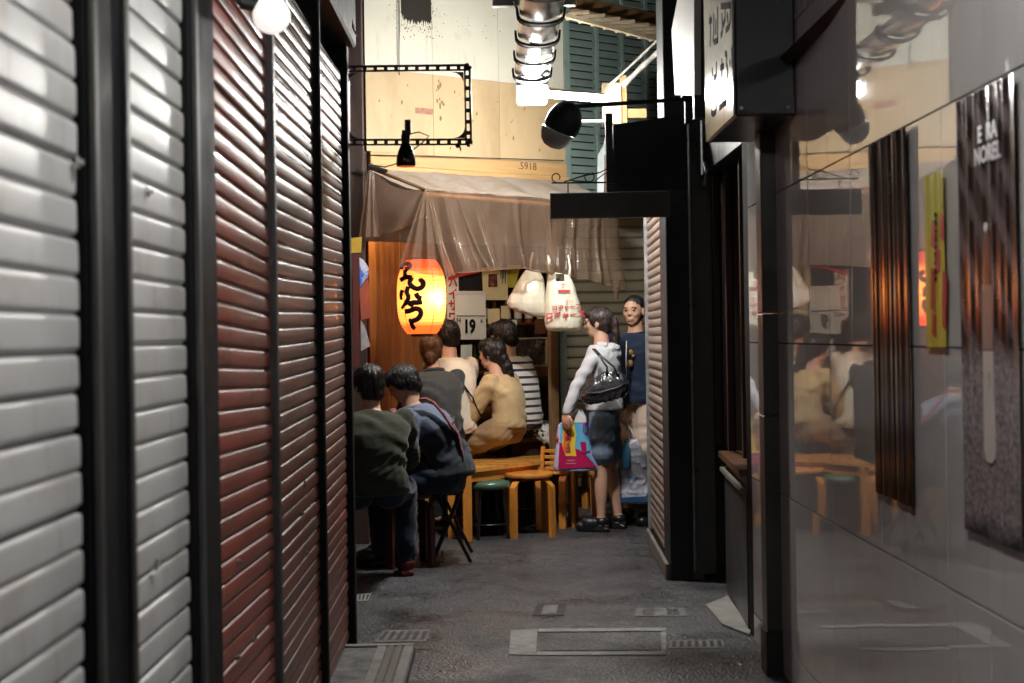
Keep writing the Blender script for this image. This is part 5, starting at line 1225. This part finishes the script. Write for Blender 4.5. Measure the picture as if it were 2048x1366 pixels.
pk_poly([(1160, 884), (1172, 884), (1174, 906), (1164, 906)], M['magenta'], 'printed_panel', .006)
pk_poly([(1128, 866), (1133, 866), (1131, 905), (1126, 900)], M['orange'], 'printed_panel', .006)
b = MB(); b.poly([W(1140+9*math.cos(t), 838+6.5*math.sin(t), dk-.0705) for t in [i*.45 for i in range(14)]], (0, 1, 0), .002); b.build('orange_badge', M['orange'], pk)
b = MB()
for i in range(6): text_geo(b, 'はじめヴェ'[i % 5], .040, W(1138-.4*i, 856+i*9, dk-.0715), (1, 0, 0), (0, 0, 1), bold=.001)
b.build('pink_lettering', M['magenta'], pk)
b = MB(); b.box(W(1142, 921, dk-.068), (.05, .001, .008)); b.box(W(1142, 927, dk-.068), (.07, .001, .006)); b.build('pale_lettering', mat('pale_pink_print', (.6, .25, .3), .4), pk)
b = MB(); b.ell(W(1114, 878, dk-.035), (.012, .02, .02)); b.build('red_mark', M['redink'], pk, smooth=True)

# ================================================================== people
def rotm(yaw):
    return Matrix.Rotation(yaw, 3, 'Z')
class Person:
    # local axes: x forward, y left, z up. yaw 0 faces +X of the place.
    def __init__(s, label, base, yaw, k=1.0):
        s.t = thing('person', label, 'person', base); s.R = rotm(yaw); s.b = Vector(base); s.k = k
    def w(s, p): return s.b+s.R @ (Vector(p)*s.k)
    def dirw(s, p): return s.R @ Vector(p)
def limb(b, P, a, e, r0, r1, seg=5, bulge=.0):
    A, E = P.w(a), P.w(e); pts = [A.lerp(E, i/seg) for i in range(seg+1)]
    rs = [(r0+(r1-r0)*i/seg+bulge*math.sin(PI*min(1, i/seg*1.4)))*P.k for i in range(seg+1)]
    b.tube(pts, rs, 14); b.ell(A, r0*P.k, n=12, m=8); b.ell(E, r1*P.k, n=12, m=8)
def loft(b, P, rings, n=20):
    vs = []
    for (c, lean, hw, hd) in rings:
        c = Vector(c)
        for j in range(n):
            a = 2*PI*j/n; lx, ly = math.cos(a)*hd, math.sin(a)*hw
            q = c+Vector((lx*math.cos(lean), ly, -lx*math.sin(lean))); vs.append(P.w(q))
    m = len(rings); fs = [[i*n+j, i*n+(j+1) % n, (i+1)*n+(j+1) % n, (i+1)*n+j] for i in range(m-1) for j in range(n)]+[list(range(n))[::-1], [(m-1)*n+j for j in range(n)]]
    b.add(vs, fs)
def spine_pts(pel, nk, bow=.0):
    pel, nk = Vector(pel), Vector(nk)
    def f(t):
        p = pel.lerp(nk, t); p.x -= bow*math.sin(PI*t); return p
    return f
TORSO = [(-.08, .150, .115), (.0, .168, .125), (.12, .165, .120), (.30, .145, .105), (.48, .152, .110), (.66, .172, .118), (.80, .180, .108), (.90, .155, .088), (.97, .085, .066), (1.02, .058, .058)]
def torso(b, P, sp, inf=0.0, lo=-.08, hi=1.02, w=1.0, lean=0.0):
    rings = []
    for (t, hw, hd) in TORSO:
        if t < lo-1e-6 or t > hi+1e-6: continue
        rings.append((sp(t), lean*(.4+.6*max(0, t)), hw*w+inf, hd*w+inf))
    loft(b, P, rings)
def head_frame(P, hc, hyaw, hpitch, hroll=0.0):
    return P.R @ Matrix.Rotation(hyaw, 3, 'Z') @ Matrix.Rotation(hpitch, 3, 'Y') @ Matrix.Rotation(hroll, 3, 'X')
def head(b, P, hc, H, neck):
    k = P.k; C = P.w(hc); f = lambda x, y, z: C+H @ (Vector((x, y, z))*k)
    def e(c, r, ry=0): b.ell(f(*c), [q*k for q in r], H @ Matrix.Rotation(ry, 3, 'Y') if ry else H, n=20, m=14)
    e((-.012, 0, .022), (.094, .076, .088)); e((.022, 0, -.010), (.066, .064, .082)); e((.032, 0, -.058), (.048, .050, .046)); e((.050, 0, -.084), (.026, .028, .020))
    e((.072, 0, .030), (.018, .050, .016)); e((.054, .034, -.020), (.026, .022, .024)); e((.054, -.034, -.020), (.026, .022, .024))
    e((.092, 0, -.018), (.016, .0125, .014)); e((.084, 0, .006), (.012, .010, .026), .25); e((.080, 0, -.052), (.014, .024, .009)); e((.079, 0, -.064), (.013, .020, .009))
    for s in (-1, 1): e((-.004, s*.077, -.008), (.019, .009, .031))
    b.tube([P.w(neck)-Vector((0, 0, .03*k)), f(-.022, 0, -.05), f(-.015, 0, -.02)], [.062*k, .052*k, .050*k], 16)
    return f
def face_parts(P, f, H, mouth=True):
    k = P.k
    for s in (-1, 1):
        b = MB(); b.ell(f(.0815, s*.031, .008), (.006*k, .0105*k, .0042*k), H, n=12, m=8); b.build('eye', M['eye'], P.t, smooth=2)
        b = MB(); b.tube([f(.088, s*.014, .029), f(.0895, s*.032, .034), f(.079, s*.050, .028)], .0024*k, 6); b.build('eyebrow', M['hair'], P.t, smooth=2)
    if mouth:
        b = MB(); b.ell(f(.0885, 0, -.0575), (.004*k, .018*k, .0035*k), H, n=12, m=8); b.build('mouth', M['lip'], P.t, smooth=2)
def hand(b, P, wrist, dr, pn, curl=.5):
    # wrist point, direction of the fingers and palm normal in local axes
    k = P.k; d = Vector(dr).normalized(); n = Vector(pn); n = (n-d*n.dot(d)).normalized(); s = d.cross(n); Wp = Vector(wrist)
    Rm = P.R @ Matrix((d, s, n)).transposed()
    b.ell(P.w(Wp+d*.045), (.050*k, .040*k, .016*k), Rm, n=12, m=8)
    for i, L in enumerate((.070, .080, .074, .058)):
        o = Wp+d*.075+s*(.028-.0185*i); pts = [o-d*.02]; a = 0
        p = o
        for j in range(3):
            a += curl*(.6+.25*j); p = p+(d*math.cos(a)+n*math.sin(a))*(L/3*(1.2-.2*j)); pts.append(p)
        b.tube([P.w(q) for q in pts], [.0095*k, .009*k, .0082*k, .0065*k], 8)
    o = Wp+d*.02+s*.030; pts = [o, o+d*.028+s*.018+n*.008, o+d*.055+s*.022+n*.018, o+d*.072+s*.016+n*.024]
    b.tube([P.w(q) for q in pts], [.012*k, .011*k, .0098*k, .0075*k], 8)
def foot(b, P, ankle, d, L=.235, ht=.07, wd=.045, zo=0.0):
    k = P.k; A = Vector(ankle); d = Vector(d).normalized(); s = Vector((-d.y, d.x, 0)); Rm = P.R @ Matrix((d, s, Vector((0, 0, 1)))).transposed()
    h0 = A.copy(); h0.z = ht*.5+.004+zo
    b.ell(P.w(h0+d*.0), (.062*k, .040*k, (ht*.5)*k), Rm, n=14, m=10); b.ell(P.w(h0+d*.085), (.085*k, wd*k, ht*.46*k), Rm, n=14, m=10); b.ell(P.w(Vector((h0.x, h0.y, ht*.36+zo))+d*.145), (.055*k, wd*1.0*k, ht*.34*k), Rm, n=14, m=10)
    b.tube([P.w(A+Vector((0, 0, .03))), P.w(h0)], [.036*k, .042*k], 12)

def make(P, J, lower, clothes, hair, H, vox=.0075, face=True, mouth=True, skin='skin', hands=None, neck_r=None):
    """J: joints dict in local axes. Body = one continuous mesh; clothes and hair are children."""
    sp = spine_pts(J['pel'], J['neck'], J.get('bow', 0)); ln_ = J.get('lean', 0)
    b = MB(); torso(b, P, sp, -.012, w=J.get('w', 1.0), lean=ln_)
    f = head(b, P, J['head'], H, J['neck'])
    for s in 'LR':
        if 'sh'+s in J:
            limb(b, P, J['sh'+s], J['el'+s], .042, .034); limb(b, P, J['el'+s], J['wr'+s], .036, .024)
            if hands and s in hands: hand(b, P, J['wr'+s], *hands[s])
        if 'hip'+s in J:
            limb(b, P, J['hip'+s], J['kn'+s], .072, .048, 6); limb(b, P, J['kn'+s], J['an'+s], .048, .032, 6, .009)
            foot(b, P, J['an'+s], J.get('toe'+s, (1, 0, 0)), ht=.042, wd=.032, zo=.024)
    remesh(b, 'body', M[skin], P.t, vox, 4)
    if face: face_parts(P, f, H, mouth)
    for c in clothes: c(P, J, sp, f, H)
    if hair: hair(P, J, f, H)
    return f
def top_cloth(m, sleeve='long', lo=-.02, hi=.985, inf=.014, name='shirt', wr=.93, amp=.010, collar=False, r_up=.060, r_el=.050, r_wr=.040, hemr=1.0, freq=9):
    def c(P, J, sp, f, H):
        b = MB(); torso(b, P, sp, inf, lo, hi, w=J.get('w', 1.0), lean=J.get('lean', 0))
        for s in 'LR':
            if 'sh'+s not in J: continue
            S, E, Wr = [Vector(J[q+s]) for q in ('sh', 'el', 'wr')]
            if sleeve == 'long': limb(b, P, S, E, r_up, r_el); limb(b, P, E, E.lerp(Wr, wr), r_el, r_wr)
            elif sleeve == 'short': limb(b, P, S, S.lerp(E, .72), r_up, r_el*1.12)
        remesh(b, name, m, P.t, .0085, 4, amp, freq, (1, 1, 1), drape=True)
        if collar:
            b = MB(); n_ = Vector(J['neck']); ring = [P.w(n_+Vector((.066*math.cos(a)+.004, .068*math.sin(a), -.006-.016*math.cos(a)))) for a in [2*PI*i/20 for i in range(20)]]
            b.tube(ring, .016*P.k, 8, closed=True); b.build('collar', m, P.t, smooth=2)
    return c
def legs_cloth(m, frac=1.0, name='trousers', r0=.092, r1=.066, r2=.054, amp=.010, waist=.10):
    def c(P, J, sp, f, H):
        b = MB(); torso(b, P, sp, .008, -.08, .12, w=J.get('w', 1.0), lean=J.get('lean', 0))
        for s in 'LR':
            if 'hip'+s not in J: continue
            hp, kn, an = [Vector(J[q+s]) for q in ('hip', 'kn', 'an')]
            if frac < 1: limb(b, P, hp, hp.lerp(kn, frac), r0, r1*1.12)
            else: limb(b, P, hp, kn, r0, r1, 6); limb(b, P, kn, kn.lerp(an, min(1, frac-1)*.95 if frac > 1 else .9), r1, r2, 6)
        remesh(b, name, m, P.t, .0085, 4, amp, 10, (1, 1, .8), drape=True)
    return c
def shoes(m, sole=True):
    def c(P, J, sp, f, H):
        for s in 'LR':
            if 'an'+s not in J: continue
            b = MB(); foot(b, P, Vector(J['an'+s]), J.get('toe'+s, (1, 0, 0)), ht=.112, wd=.053); b.ell(P.w(Vector(J['an'+s])+Vector((-.004, 0, .002))), (.056*P.k, .052*P.k, .036*P.k), P.R)
            A_ = Vector(J['an'+s]); d_f = Vector(J.get('toe'+s, (1, 0, 0))).normalized(); s_f = Vector((-d_f.y, d_f.x, 0)); Rf = P.R @ Matrix((d_f, s_f, Vector((0, 0, 1)))).transposed(); q_ = Vector((A_.x, A_.y, .016))
            b.box(P.w(q_+d_f*.06), (.24*P.k, .075*P.k, .026*P.k), Rf)
            remesh(b, 'shoe', m, P.t, .006, 3)
    return c
def hair_cap(m, prims, amp=.010, freq=26, stretch=(1, 1, .35), vox=.006, strand=750, slen=1.0):
    def c(P, J, f, H):
        b = MB()
        for q in prims:
            cc_, r = q[0], q[1]; R_ = H @ Matrix.Rotation(q[2], 3, 'Y') if len(q) > 2 else H
            b.ell(f(*cc_), [v*P.k for v in r], R_, n=20, m=14)
        ho = remesh(b, 'hair', m, P.t, vox, 3, amp*.5, freq, stretch)
        me = ho.data; ar = np.empty(len(me.polygons), 'f'); me.polygons.foreach_get('area', ar); pr = ar/ar.sum(); rg = np.random.default_rng(int(abs(P.b.x)*1000)+3)
        from mathutils.bvhtree import BVHTree
        tree = BVHTree.FromPolygons([v.co.copy() for v in me.vertices], [list(p.vertices) for p in me.polygons])
        off = wloc(P.t); crown = f(-.05, 0, .11)-off; down = (H @ Vector((.15, 0, -1))).normalized(); s_ = MB()
        for pi in rg.choice(len(me.polygons), strand, p=pr):
            pl_ = me.polygons[int(pi)]; p = pl_.center.copy(); nn = pl_.normal.copy(); pts = []; L = rg.uniform(.018, .042)*slen; jt = Vector(rg.normal(0, .22, 3)); lift = rg.uniform(.0005, .0035)
            for q in range(5):
                pts.append(p+nn*(lift*(q/3.0)))
                rad = (p-crown); dv_ = down*1.0+rad.normalized()*.5+jt; dv_ = dv_-nn*dv_.dot(nn)
                if dv_.length < 1e-4: break
                p = p+dv_.normalized()*L*.3; hit = tree.find_nearest(p)
                if hit[0] is None: break
                nn = hit[1]; p = hit[0].copy() if q < 3 else p
            if len(pts) > 2: s_.tube(pts, [.0022*(1-.7*i/(len(pts)-1)) for i in range(len(pts))], 3, cap=False)
        for v in s_.v: v += off
        so = s_.build('hair_strands', m, ho, smooth=2, fix=False); so['kind'] = 'stuff'
    return c
SHORT = [((-.022, 0, .030), (.099, .084, .092)), ((-.045, 0, -.005), (.068, .082, .080)), ((-.062, 0, -.045), (.042, .064, .048))]
FRINGE = SHORT+[((.030, 0, .068), (.066, .070, .048)), ((.058, .02, .052), (.030, .045, .030)), ((.058, -.03, .052), (.030, .040, .030)), ((.0, .070, .015), (.040, .018, .050)), ((.0, -.070, .015), (.040, .018, .050))]
CROP = [((-.022, 0, .034), (.096, .080, .086)), ((-.045, 0, .0), (.062, .079, .075))]

def v3(P, world):   # world point to local axes of a person
    return (P.R.transposed() @ (Vector(world)-P.b))/P.k

# ---- woman in grey hoodie, standing by the stools, facing left and a little away
wb_ = WF(1213, 1060); yaw_w = math.radians(163)
Pw = Person('woman in pale grey hoodie and denim shorts with black shoulder bag', wb_, yaw_w, .925)
J = dict(pel=(0, 0, .90), neck=(.015, 0, 1.395), head=(.045, 0, 1.545), w=.93,
         shL=(0, .165, 1.345), shR=(0, -.165, 1.345), hipL=(0, .085, .86), hipR=(0, -.085, .86),
         knL=(.015, .085, .46), knR=(-.02, -.10, .46), anL=(.02, .085, .075), anR=(-.07, -.10, .075), toeL=(1, .1, 0), toeR=(1, -.1, 0))
J['elL'] = v3(Pw, W(1152, 775, 9.62)); J['wrL'] = v3(Pw, W(1133, 826, 9.60)); J['shL'] = v3(Pw, W(1182, 722, 9.66))
J['elR'] = (.06, -.22, 1.08); J['wrR'] = (.20, -.16, .98)
Hw = head_frame(Pw, J['head'], math.radians(6), .10)
def hoodie_extra(P, J, sp, f, H):
    b = MB(); n_ = Vector(J['neck'])
    for (x, y, z, r) in ((-.085, 0, -.045, (.055, .10, .045)), (-.10, 0, -.085, (.045, .085, .055)), (-.02, .085, -.02, (.05, .03, .03)), (-.02, -.085, -.02, (.05, .03, .03))):
        b.ell(P.w(n_+Vector((x, y, z))), [q*P.k for q in r], P.R, n=14, m=10)
    remesh(b, 'hood', M['hoodie'], P.t, .007, 4, .008, 14)
pony = [((-.115, 0, .010), (.030, .028, .032)), ((-.128, 0, -.030), (.032, .032, .055)), ((-.128, .005, -.090), (.030, .032, .060)), ((-.118, .01, -.150), (.022, .028, .060)), ((-.112, .012, -.195), (.012, .018, .05))]
make(Pw, J, None, [top_cloth(M['hoodie'], 'long', .0, .99, .026, 'hoodie', amp=.008, r_up=.054, r_el=.046, r_wr=.037), legs_cloth(M['denim'], .70, 'shorts', .098, .088, amp=.008), shoes(M['shoe']), hoodie_extra],
     hair_cap(M['hairb'], SHORT+[((.022, 0, .066), (.066, .070, .044)), ((.0, .068, .025), (.052, .016, .05)), ((.0, -.068, .025), (.052, .016, .05))]+pony, .005, 30), Hw, .0058, True, True, hands={'L': ((.15, -.1, -1), (-.5, -1, 0), .6)})
# her bag
bgd = 9.47
hb = thing('shoulder_bag', 'glossy black slouchy shoulder bag on the hooded woman\'s back', 'bag', W(1210, 790, bgd))
b = MB(); kb = bgd/FPX
b.add(*bagloft([(804, 1180, 1225, .5), (799, 1166, 1250, .8), (788, 1160, 1258, 1), (775, 1165, 1259, 1), (763, 1177, 1254, .85), (752, 1192, 1246, .6), (744, 1206, 1236, .35)], bgd, .062, 30))
for i, v in enumerate(b.v): v.z += (v.x-W(1210, 780, bgd).x)*.16
remesh(b, 'body', M['leather'], hb, .006, 4, .008, 14, (1.6, 1.6, .5))
for off_ in (0, .02):
    b = MB(); b.tube([W(1186+off_*200, 698, 9.52), W(1200+off_*200, 714, 9.43), W(1214+off_*700, 734, 9.42), W(1214+off_*1200, 756, 9.43)], .009, 8, ey=.5); b.build('strap', M['leather'], hb, smooth=2)
b = MB(); b.tube([W(1168, 786, bgd-.062), W(1200, 785, bgd-.075), W(1235, 775, bgd-.07), W(1255, 766, bgd-.05)], .006, 6); b.build('zip', M['grey_trim'], hb, smooth=2)
# ---- man in navy sweatshirt, turning to the camera
mb_ = WF(1280, 1046); mb_.z = 0
Pm = Person('man in navy sweatshirt and khaki shorts half hidden by the side shutter', mb_, math.radians(236), .96)
J = dict(pel=(0, 0, .93), neck=(.02, 0, 1.42), head=(.045, 0, 1.575), w=1.08, shL=(0, .19, 1.37), shR=(0, -.19, 1.37), elL=(-.02, .25, 1.08), elR=(-.02, -.25, 1.08), wrL=(.10, .22, .86), wrR=(.05, -.25, .84),
         hipL=(0, .095, .90), hipR=(0, -.095, .90), knL=(.02, .10, .49), knR=(.02, -.10, .49), anL=(0, .10, .08), anR=(0, -.10, .08))
J['elR'] = v3(Pm, W(1246, 745, 10.1)); J['wrR'] = v3(Pm, W(1243, 815, 10.02))
Hm = head_frame(Pm, J['head'], math.radians(8), .06)
make(Pm, J, None, [top_cloth(M['navyknit'], 'long', -.10, .985, .024, 'sweatshirt', amp=.012, collar=True, r_up=.07, r_el=.058), legs_cloth(M['khaki'], .86, 'shorts', .105, .095, amp=.012), shoes(M['shoe'])],
     hair_cap(M['hair'], CROP, .003, 50, strand=200, slen=.3), Hm, .006, True, True, 'skin_tan', hands={'L': ((.1, 0, -1), (0, -1, 0), .7), 'R': ((.1, 0, -1), (0, 1, 0), .7)})
b = MB(); b.tube([W(1253, 682, 9.93), W(1252, 720, 9.90), W(1253, 760, 9.93)], .008, 6, ey=.4); b.build('lanyard', M['sock'], Pm.t, smooth=2)
b = MB()
for (x, y, r) in ((1262, 705, .018), (1260, 727, .022), (1266, 712, .012)):
    b.ell(W(x, y, 9.98), (r, .012, r*1.2))
b.build('gold_emblem', mat('gold_emblem', (.22, .12, .03), .5, var=.6, vs=40), Pm.t, smooth=2)
# his carrier bag on the ground side
cb = thing('carrier_bag', 'large pale carrier bag with blue bottles by the man\'s legs', 'bag', W(1262, 1005, 9.99))
b = MB(); b.add(*bagloft([(1004, 1236, 1304, 1), (990, 1230, 1308, 1.1), (960, 1232, 1304, 1.1), (920, 1238, 1296, .9), (895, 1245, 1285, .6), (880, 1255, 1275, .3)], 9.99, .10, 28))
remesh(b, 'body', mat('printed_pale_bag', (.50, .50, .58), .35, var=.25, vs=16, col2=(.12, .30, .52), c2=(.56, .66), c2s=9), cb, .008, 4, .012, 12)
b = MB(); b.poly([W(x, y, 9.87) for x, y in ((1232, 996), (1306, 992), (1306, 1003), (1233, 1005))], (0, 1, 0), .02); b.build('blue_base', mat('blue_film', (.03, .09, .20), .3), cb)
b = MB(); b.lathe([(.03, 0), (.034, .02), (.034, .12), (.015, .16), (.014, .19)], W(1252, 935, 9.89), 16); b.build('blue_bottle', M['sky'], cb, smooth=True)
b = MB(); b.tube([W(1258, 885, 9.99), W(1256, 860, 9.99), W(1244, 836, 10.0)], .007, 8); b.tube([W(1272, 885, 9.99), W(1262, 860, 9.99), W(1244, 838, 10.0)], .007, 8); b.build('handle', M['whiteplastic'], cb, smooth=2)

def seated(label, hx_, hy_, d, yaw, k, seat, lean=.25, hp=.15, hyaw=0.0, hroll=0.0, w=1.0, knee=(.42, .10), drop=None, bow=.05, clothes=(), hair=None, arms=None, vox=.009, face=True, skin='skin', feet=True, hands=None, elb=.24, arms_rel=None):
    """placed by the photo position of the head centre; seat height in metres"""
    C = W(hx_, hy_, d); R = rotm(yaw)
    neck_h = (C.z-seat)/k-.15*math.cos(hp*.5)
    hf = math.sin(lean)*neck_h*.9+.05
    base = C-R @ Vector((hf*k, 0, 0)); base.z = 0
    P = Person(label, base, yaw, k); s = seat/k
    nz_ = s+neck_h; nx_ = hf-.05
    J = dict(pel=(-.02, 0, s+.10), neck=(nx_, 0, nz_), head=(hf, 0, C.z/k), w=w, bow=bow, lean=lean,
             shL=(nx_-.03, .175*w, nz_-.065), shR=(nx_-.03, -.175*w, nz_-.065))
    A = dict(arms or {})
    for kk, vv in (arms_rel or {}).items(): A[kk] = (nx_+vv[0], vv[1], nz_+vv[2])
    for sd, sg in (('L', 1), ('R', -1)):
        J['el'+sd] = A.get('el'+sd, (nx_+.12, sg*elb, nz_-.30)); J['wr'+sd] = A.get('wr'+sd, (nx_+.34, sg*elb*.5, nz_-.32))
        J['hip'+sd] = (.0, sg*.09, s+.085); J['kn'+sd] = (knee[0], sg*knee[1], s+.07 if drop is None else drop)
        J['an'+sd] = (knee[0]-.02, sg*knee[1], .075)
    H = head_frame(P, J['head'], hyaw, hp, hroll)
    make(P, J, None, clothes, hair, H, vox, face, face, skin, hands=hands)
    return P, J
# ---- man in olive sweatshirt, back to the viewer, on the red stool
P1, J1 = seated('man in dark olive sweatshirt with pink strap sitting nearest the shutters', 738, 770, 7.9, math.radians(100), .95, .43, lean=.28, hp=.25, hyaw=.25, w=1.10, knee=(.36, .22), bow=.07,
   clothes=[top_cloth(M['olive'], 'long', -.08, .985, .026, 'sweatshirt', amp=.014, r_up=.075, r_el=.062, freq=7), legs_cloth(M['jeans'], 2.0, 'jeans', .10, .075, .06), shoes(M['redshoe'])], hair=hair_cap(M['hair'], FRINGE+[((-.05, 0, -.06), (.05, .07, .05))], .010, 24),
   arms=None)
b = MB(); pts = [P1.w(Vector((J1['neck'][0]+dx, y, J1['neck'][2]+z))) for dx, y, z in ((.10, -.11, -.06), (.02, -.135, .005), (-.08, -.145, -.03), (-.165, -.15, -.12), (-.20, -.14, -.24), (-.19, -.12, -.36))]
b.tube(pts, .019, 8, ey=.35); b.build('shoulder_strap', M['pink'], P1.t, smooth=2)
# ---- man in grey blue polo leaning over, black backpack
P2, J2 = seated('man in grey blue short sleeved polo leaning forward with backpack', 806, 768, 8.5, math.radians(170), .96, .44, lean=.52, hp=.55, hyaw=.10, w=1.05, knee=(.42, .13), bow=.07, skin='skin_tan',
   clothes=[top_cloth(M['polo'], 'short', .42, .99, .018, 'polo_shirt', amp=.014, collar=True, r_up=.072, r_el=.064), top_cloth(M['navyvest'], 'none', -.08, .70, .020, 'vest', amp=.012), legs_cloth(M['jeans'], 2.0, 'jeans', .10, .075, .06), shoes(M['shoe'])],  # dark blue cloth covers the lower torso below the polo
   hair=hair_cap(M['hair'], FRINGE, .012, 22), arms_rel={'elL': (-.03, .25, -.29), 'wrL': (.20, .20, -.40)}, hands={'L': ((1, -.2, -.2), (0, 0, -1), .6)})
bkp = thing('backpack', 'black backpack with pink plaid straps worn by the leaning man', 'backpack', W(905, 985, 8.45))
b = MB(); kd = 8.42/FPX
for (x, y, rx, rz, ry) in ((905, 880, 26, 50, .10), (908, 930, 30, 46, .13), (900, 960, 34, 30, .13), (890, 900, 22, 60, .12), (880, 945, 26, 40, .13)):
    b.ell(W(x, y, 8.46), (rx*kd, ry, rz*kd), Matrix.Rotation(-.10, 3, 'Y'))
remesh(b, 'body', M['nylon'], bkp, .009, 5, .014, 9)
for nm, pts in (('strap', [(838, 800), (852, 797), (868, 806), (885, 826), (900, 848), (908, 862)]), ('side_webbing', [(906, 850), (916, 868), (922, 895), (926, 925)])):
    b = MB(); P_l = [W(x, y, 8.31 if nm == 'strap' else 8.34) for x, y in pts]; b.tube(P_l, .026, 8, ey=.35); b.build(nm, M['pink'], bkp, smooth=2)
# ---- customers along the counter, backs to the viewer
seated('person in charcoal jacket with light brown hair at the left of the counter', 863, 700, 9.95, math.radians(112), .95, .602, lean=.16, hp=.12, hyaw=-.45, w=.92, elb=.20, knee=(.38, .1), drop=.56,
   clothes=[top_cloth(M['coat'], 'long', -.10, .985, .028, 'jacket', amp=.014, collar=True, r_up=.072, r_el=.06), legs_cloth(M['darkcloth'], 2.0, 'trousers')], hair=hair_cap(M['hairl'], SHORT+[((-.07, 0, -.06), (.05, .05, .06))], .010, 24))
P4, J4 = seated('person in cream shirt with a dark cross strap, second from the left', 893, 672, 10.18, math.radians(115), .97, .602, lean=.12, hp=.10, hyaw=.2, w=.9, elb=.19, knee=(.38, .1), drop=.56,
   clothes=[top_cloth(M['cream_shirt'], 'long', -.08, .985, .020, 'shirt', amp=.012), legs_cloth(M['darkcloth'], 2.0, 'trousers')], hair=hair_cap(M['hair'], FRINGE, .010, 24))
b = MB(); b.tube([W(905, 740, 9.98), W(922, 762, 9.96), W(945, 795, 9.96), W(962, 832, 9.98)], .011, 8, ey=.4); b.build('cross_strap', M['ink'], P4.t, smooth=2)
longhair = FRINGE+[((-.075, -.01, -.05), (.055, .060, .070)), ((-.100, -.015, -.11), (.046, .050, .075)), ((-.118, -.02, -.175), (.036, .042, .07)), ((-.125, -.02, -.225), (.022, .03, .05))]
seated('woman in beige cardigan with long dark hair at the counter', 983, 708, 10.15, math.radians(148), .95, .602, lean=.14, hp=.10, hyaw=.12, w=.84, knee=(.38, .1), drop=.56, elb=.18,
   clothes=[top_cloth(M['cardigan'], 'long', -.06, .985, .026, 'cardigan', amp=.012, r_up=.072, r_el=.062, freq=8), legs_cloth(M['beigeskirt'], 2.0, 'trousers', .11, .08)], hair=hair_cap(M['hair'], longhair, .008, 24))
Ms = striped('navy_striped_jersey', (.60, .57, .52), (.02, .022, .045), .052, .36, 1.19)
seated('man in white and navy striped jersey at the right of the counter', 1006, 672, 10.45, math.radians(140), 1.0, .602, lean=.20, hp=.30, hyaw=.2, w=.92, elb=.20, knee=(.40, .1), drop=.56,
   clothes=[top_cloth(Ms, 'long', -.04, .985, .018, 'striped_jersey', amp=.008), legs_cloth(M['jeans'], 2.0, 'jeans')], hair=hair_cap(M['hair'], FRINGE+[((-.06, 0, -.05), (.05, .07, .05))], .010, 24))

# ---------------------------------------------------- pieces that belong to a part go under it
SUB = {'seam': 'paper_body', 'numerals': 'sheet', 'red_characters': 'sheet', 'writing': 'sheet', 'printed_photograph': 'sheet', 'lettering': 'sheet', 'printed_stick': 'sheet', 'printed_dot': 'sheet',
       'red_writing': 'sheet', 'black_writing': 'sheet', 'green_stripe': 'sheet', 'red_lettering': 'body', 'red_bar': 'body', 'printed_picture': 'body', 'zip': 'body', 'printed_panel': 'wrapper', 'printed_top': 'wrapper',
       'orange_badge': 'wrapper', 'pink_lettering': 'wrapper', 'pale_lettering': 'wrapper', 'red_mark': 'wrapper', 'brush_stroke': ('face', 'paper_body'), 'knob': 'panel', 'eye': 'body', 'eyebrow': 'body', 'mouth': 'body',
       'collar': ('sweatshirt', 'polo_shirt', 'jacket'), 'gold_emblem': 'sweatshirt', 'lanyard': 'sweatshirt', 'hood': 'hoodie', 'blue_base': 'body', 'hem': 'front_sheet', 'loose_tail': 'front_sheet', 'bolt': ('bottom_bar', 'brace'),
       'pencil_mark': 'beam', 'bowl': 'shade', 'scroll': 'bracket', 'socket': 'bracket'}
base = lambda o: o.name.split('.')[0]
for root in [o for o in COL.objects if o.parent is None]:
    kids = list(root.children)
    for ch in kids:
        tgt = SUB.get(base(ch))
        if not tgt: continue
        tgt = (tgt,) if isinstance(tgt, str) else tgt
        host = next((q for q in kids if base(q) in tgt and q is not ch and q.location.length < 1e-6), None)
        if host: ch.parent = host
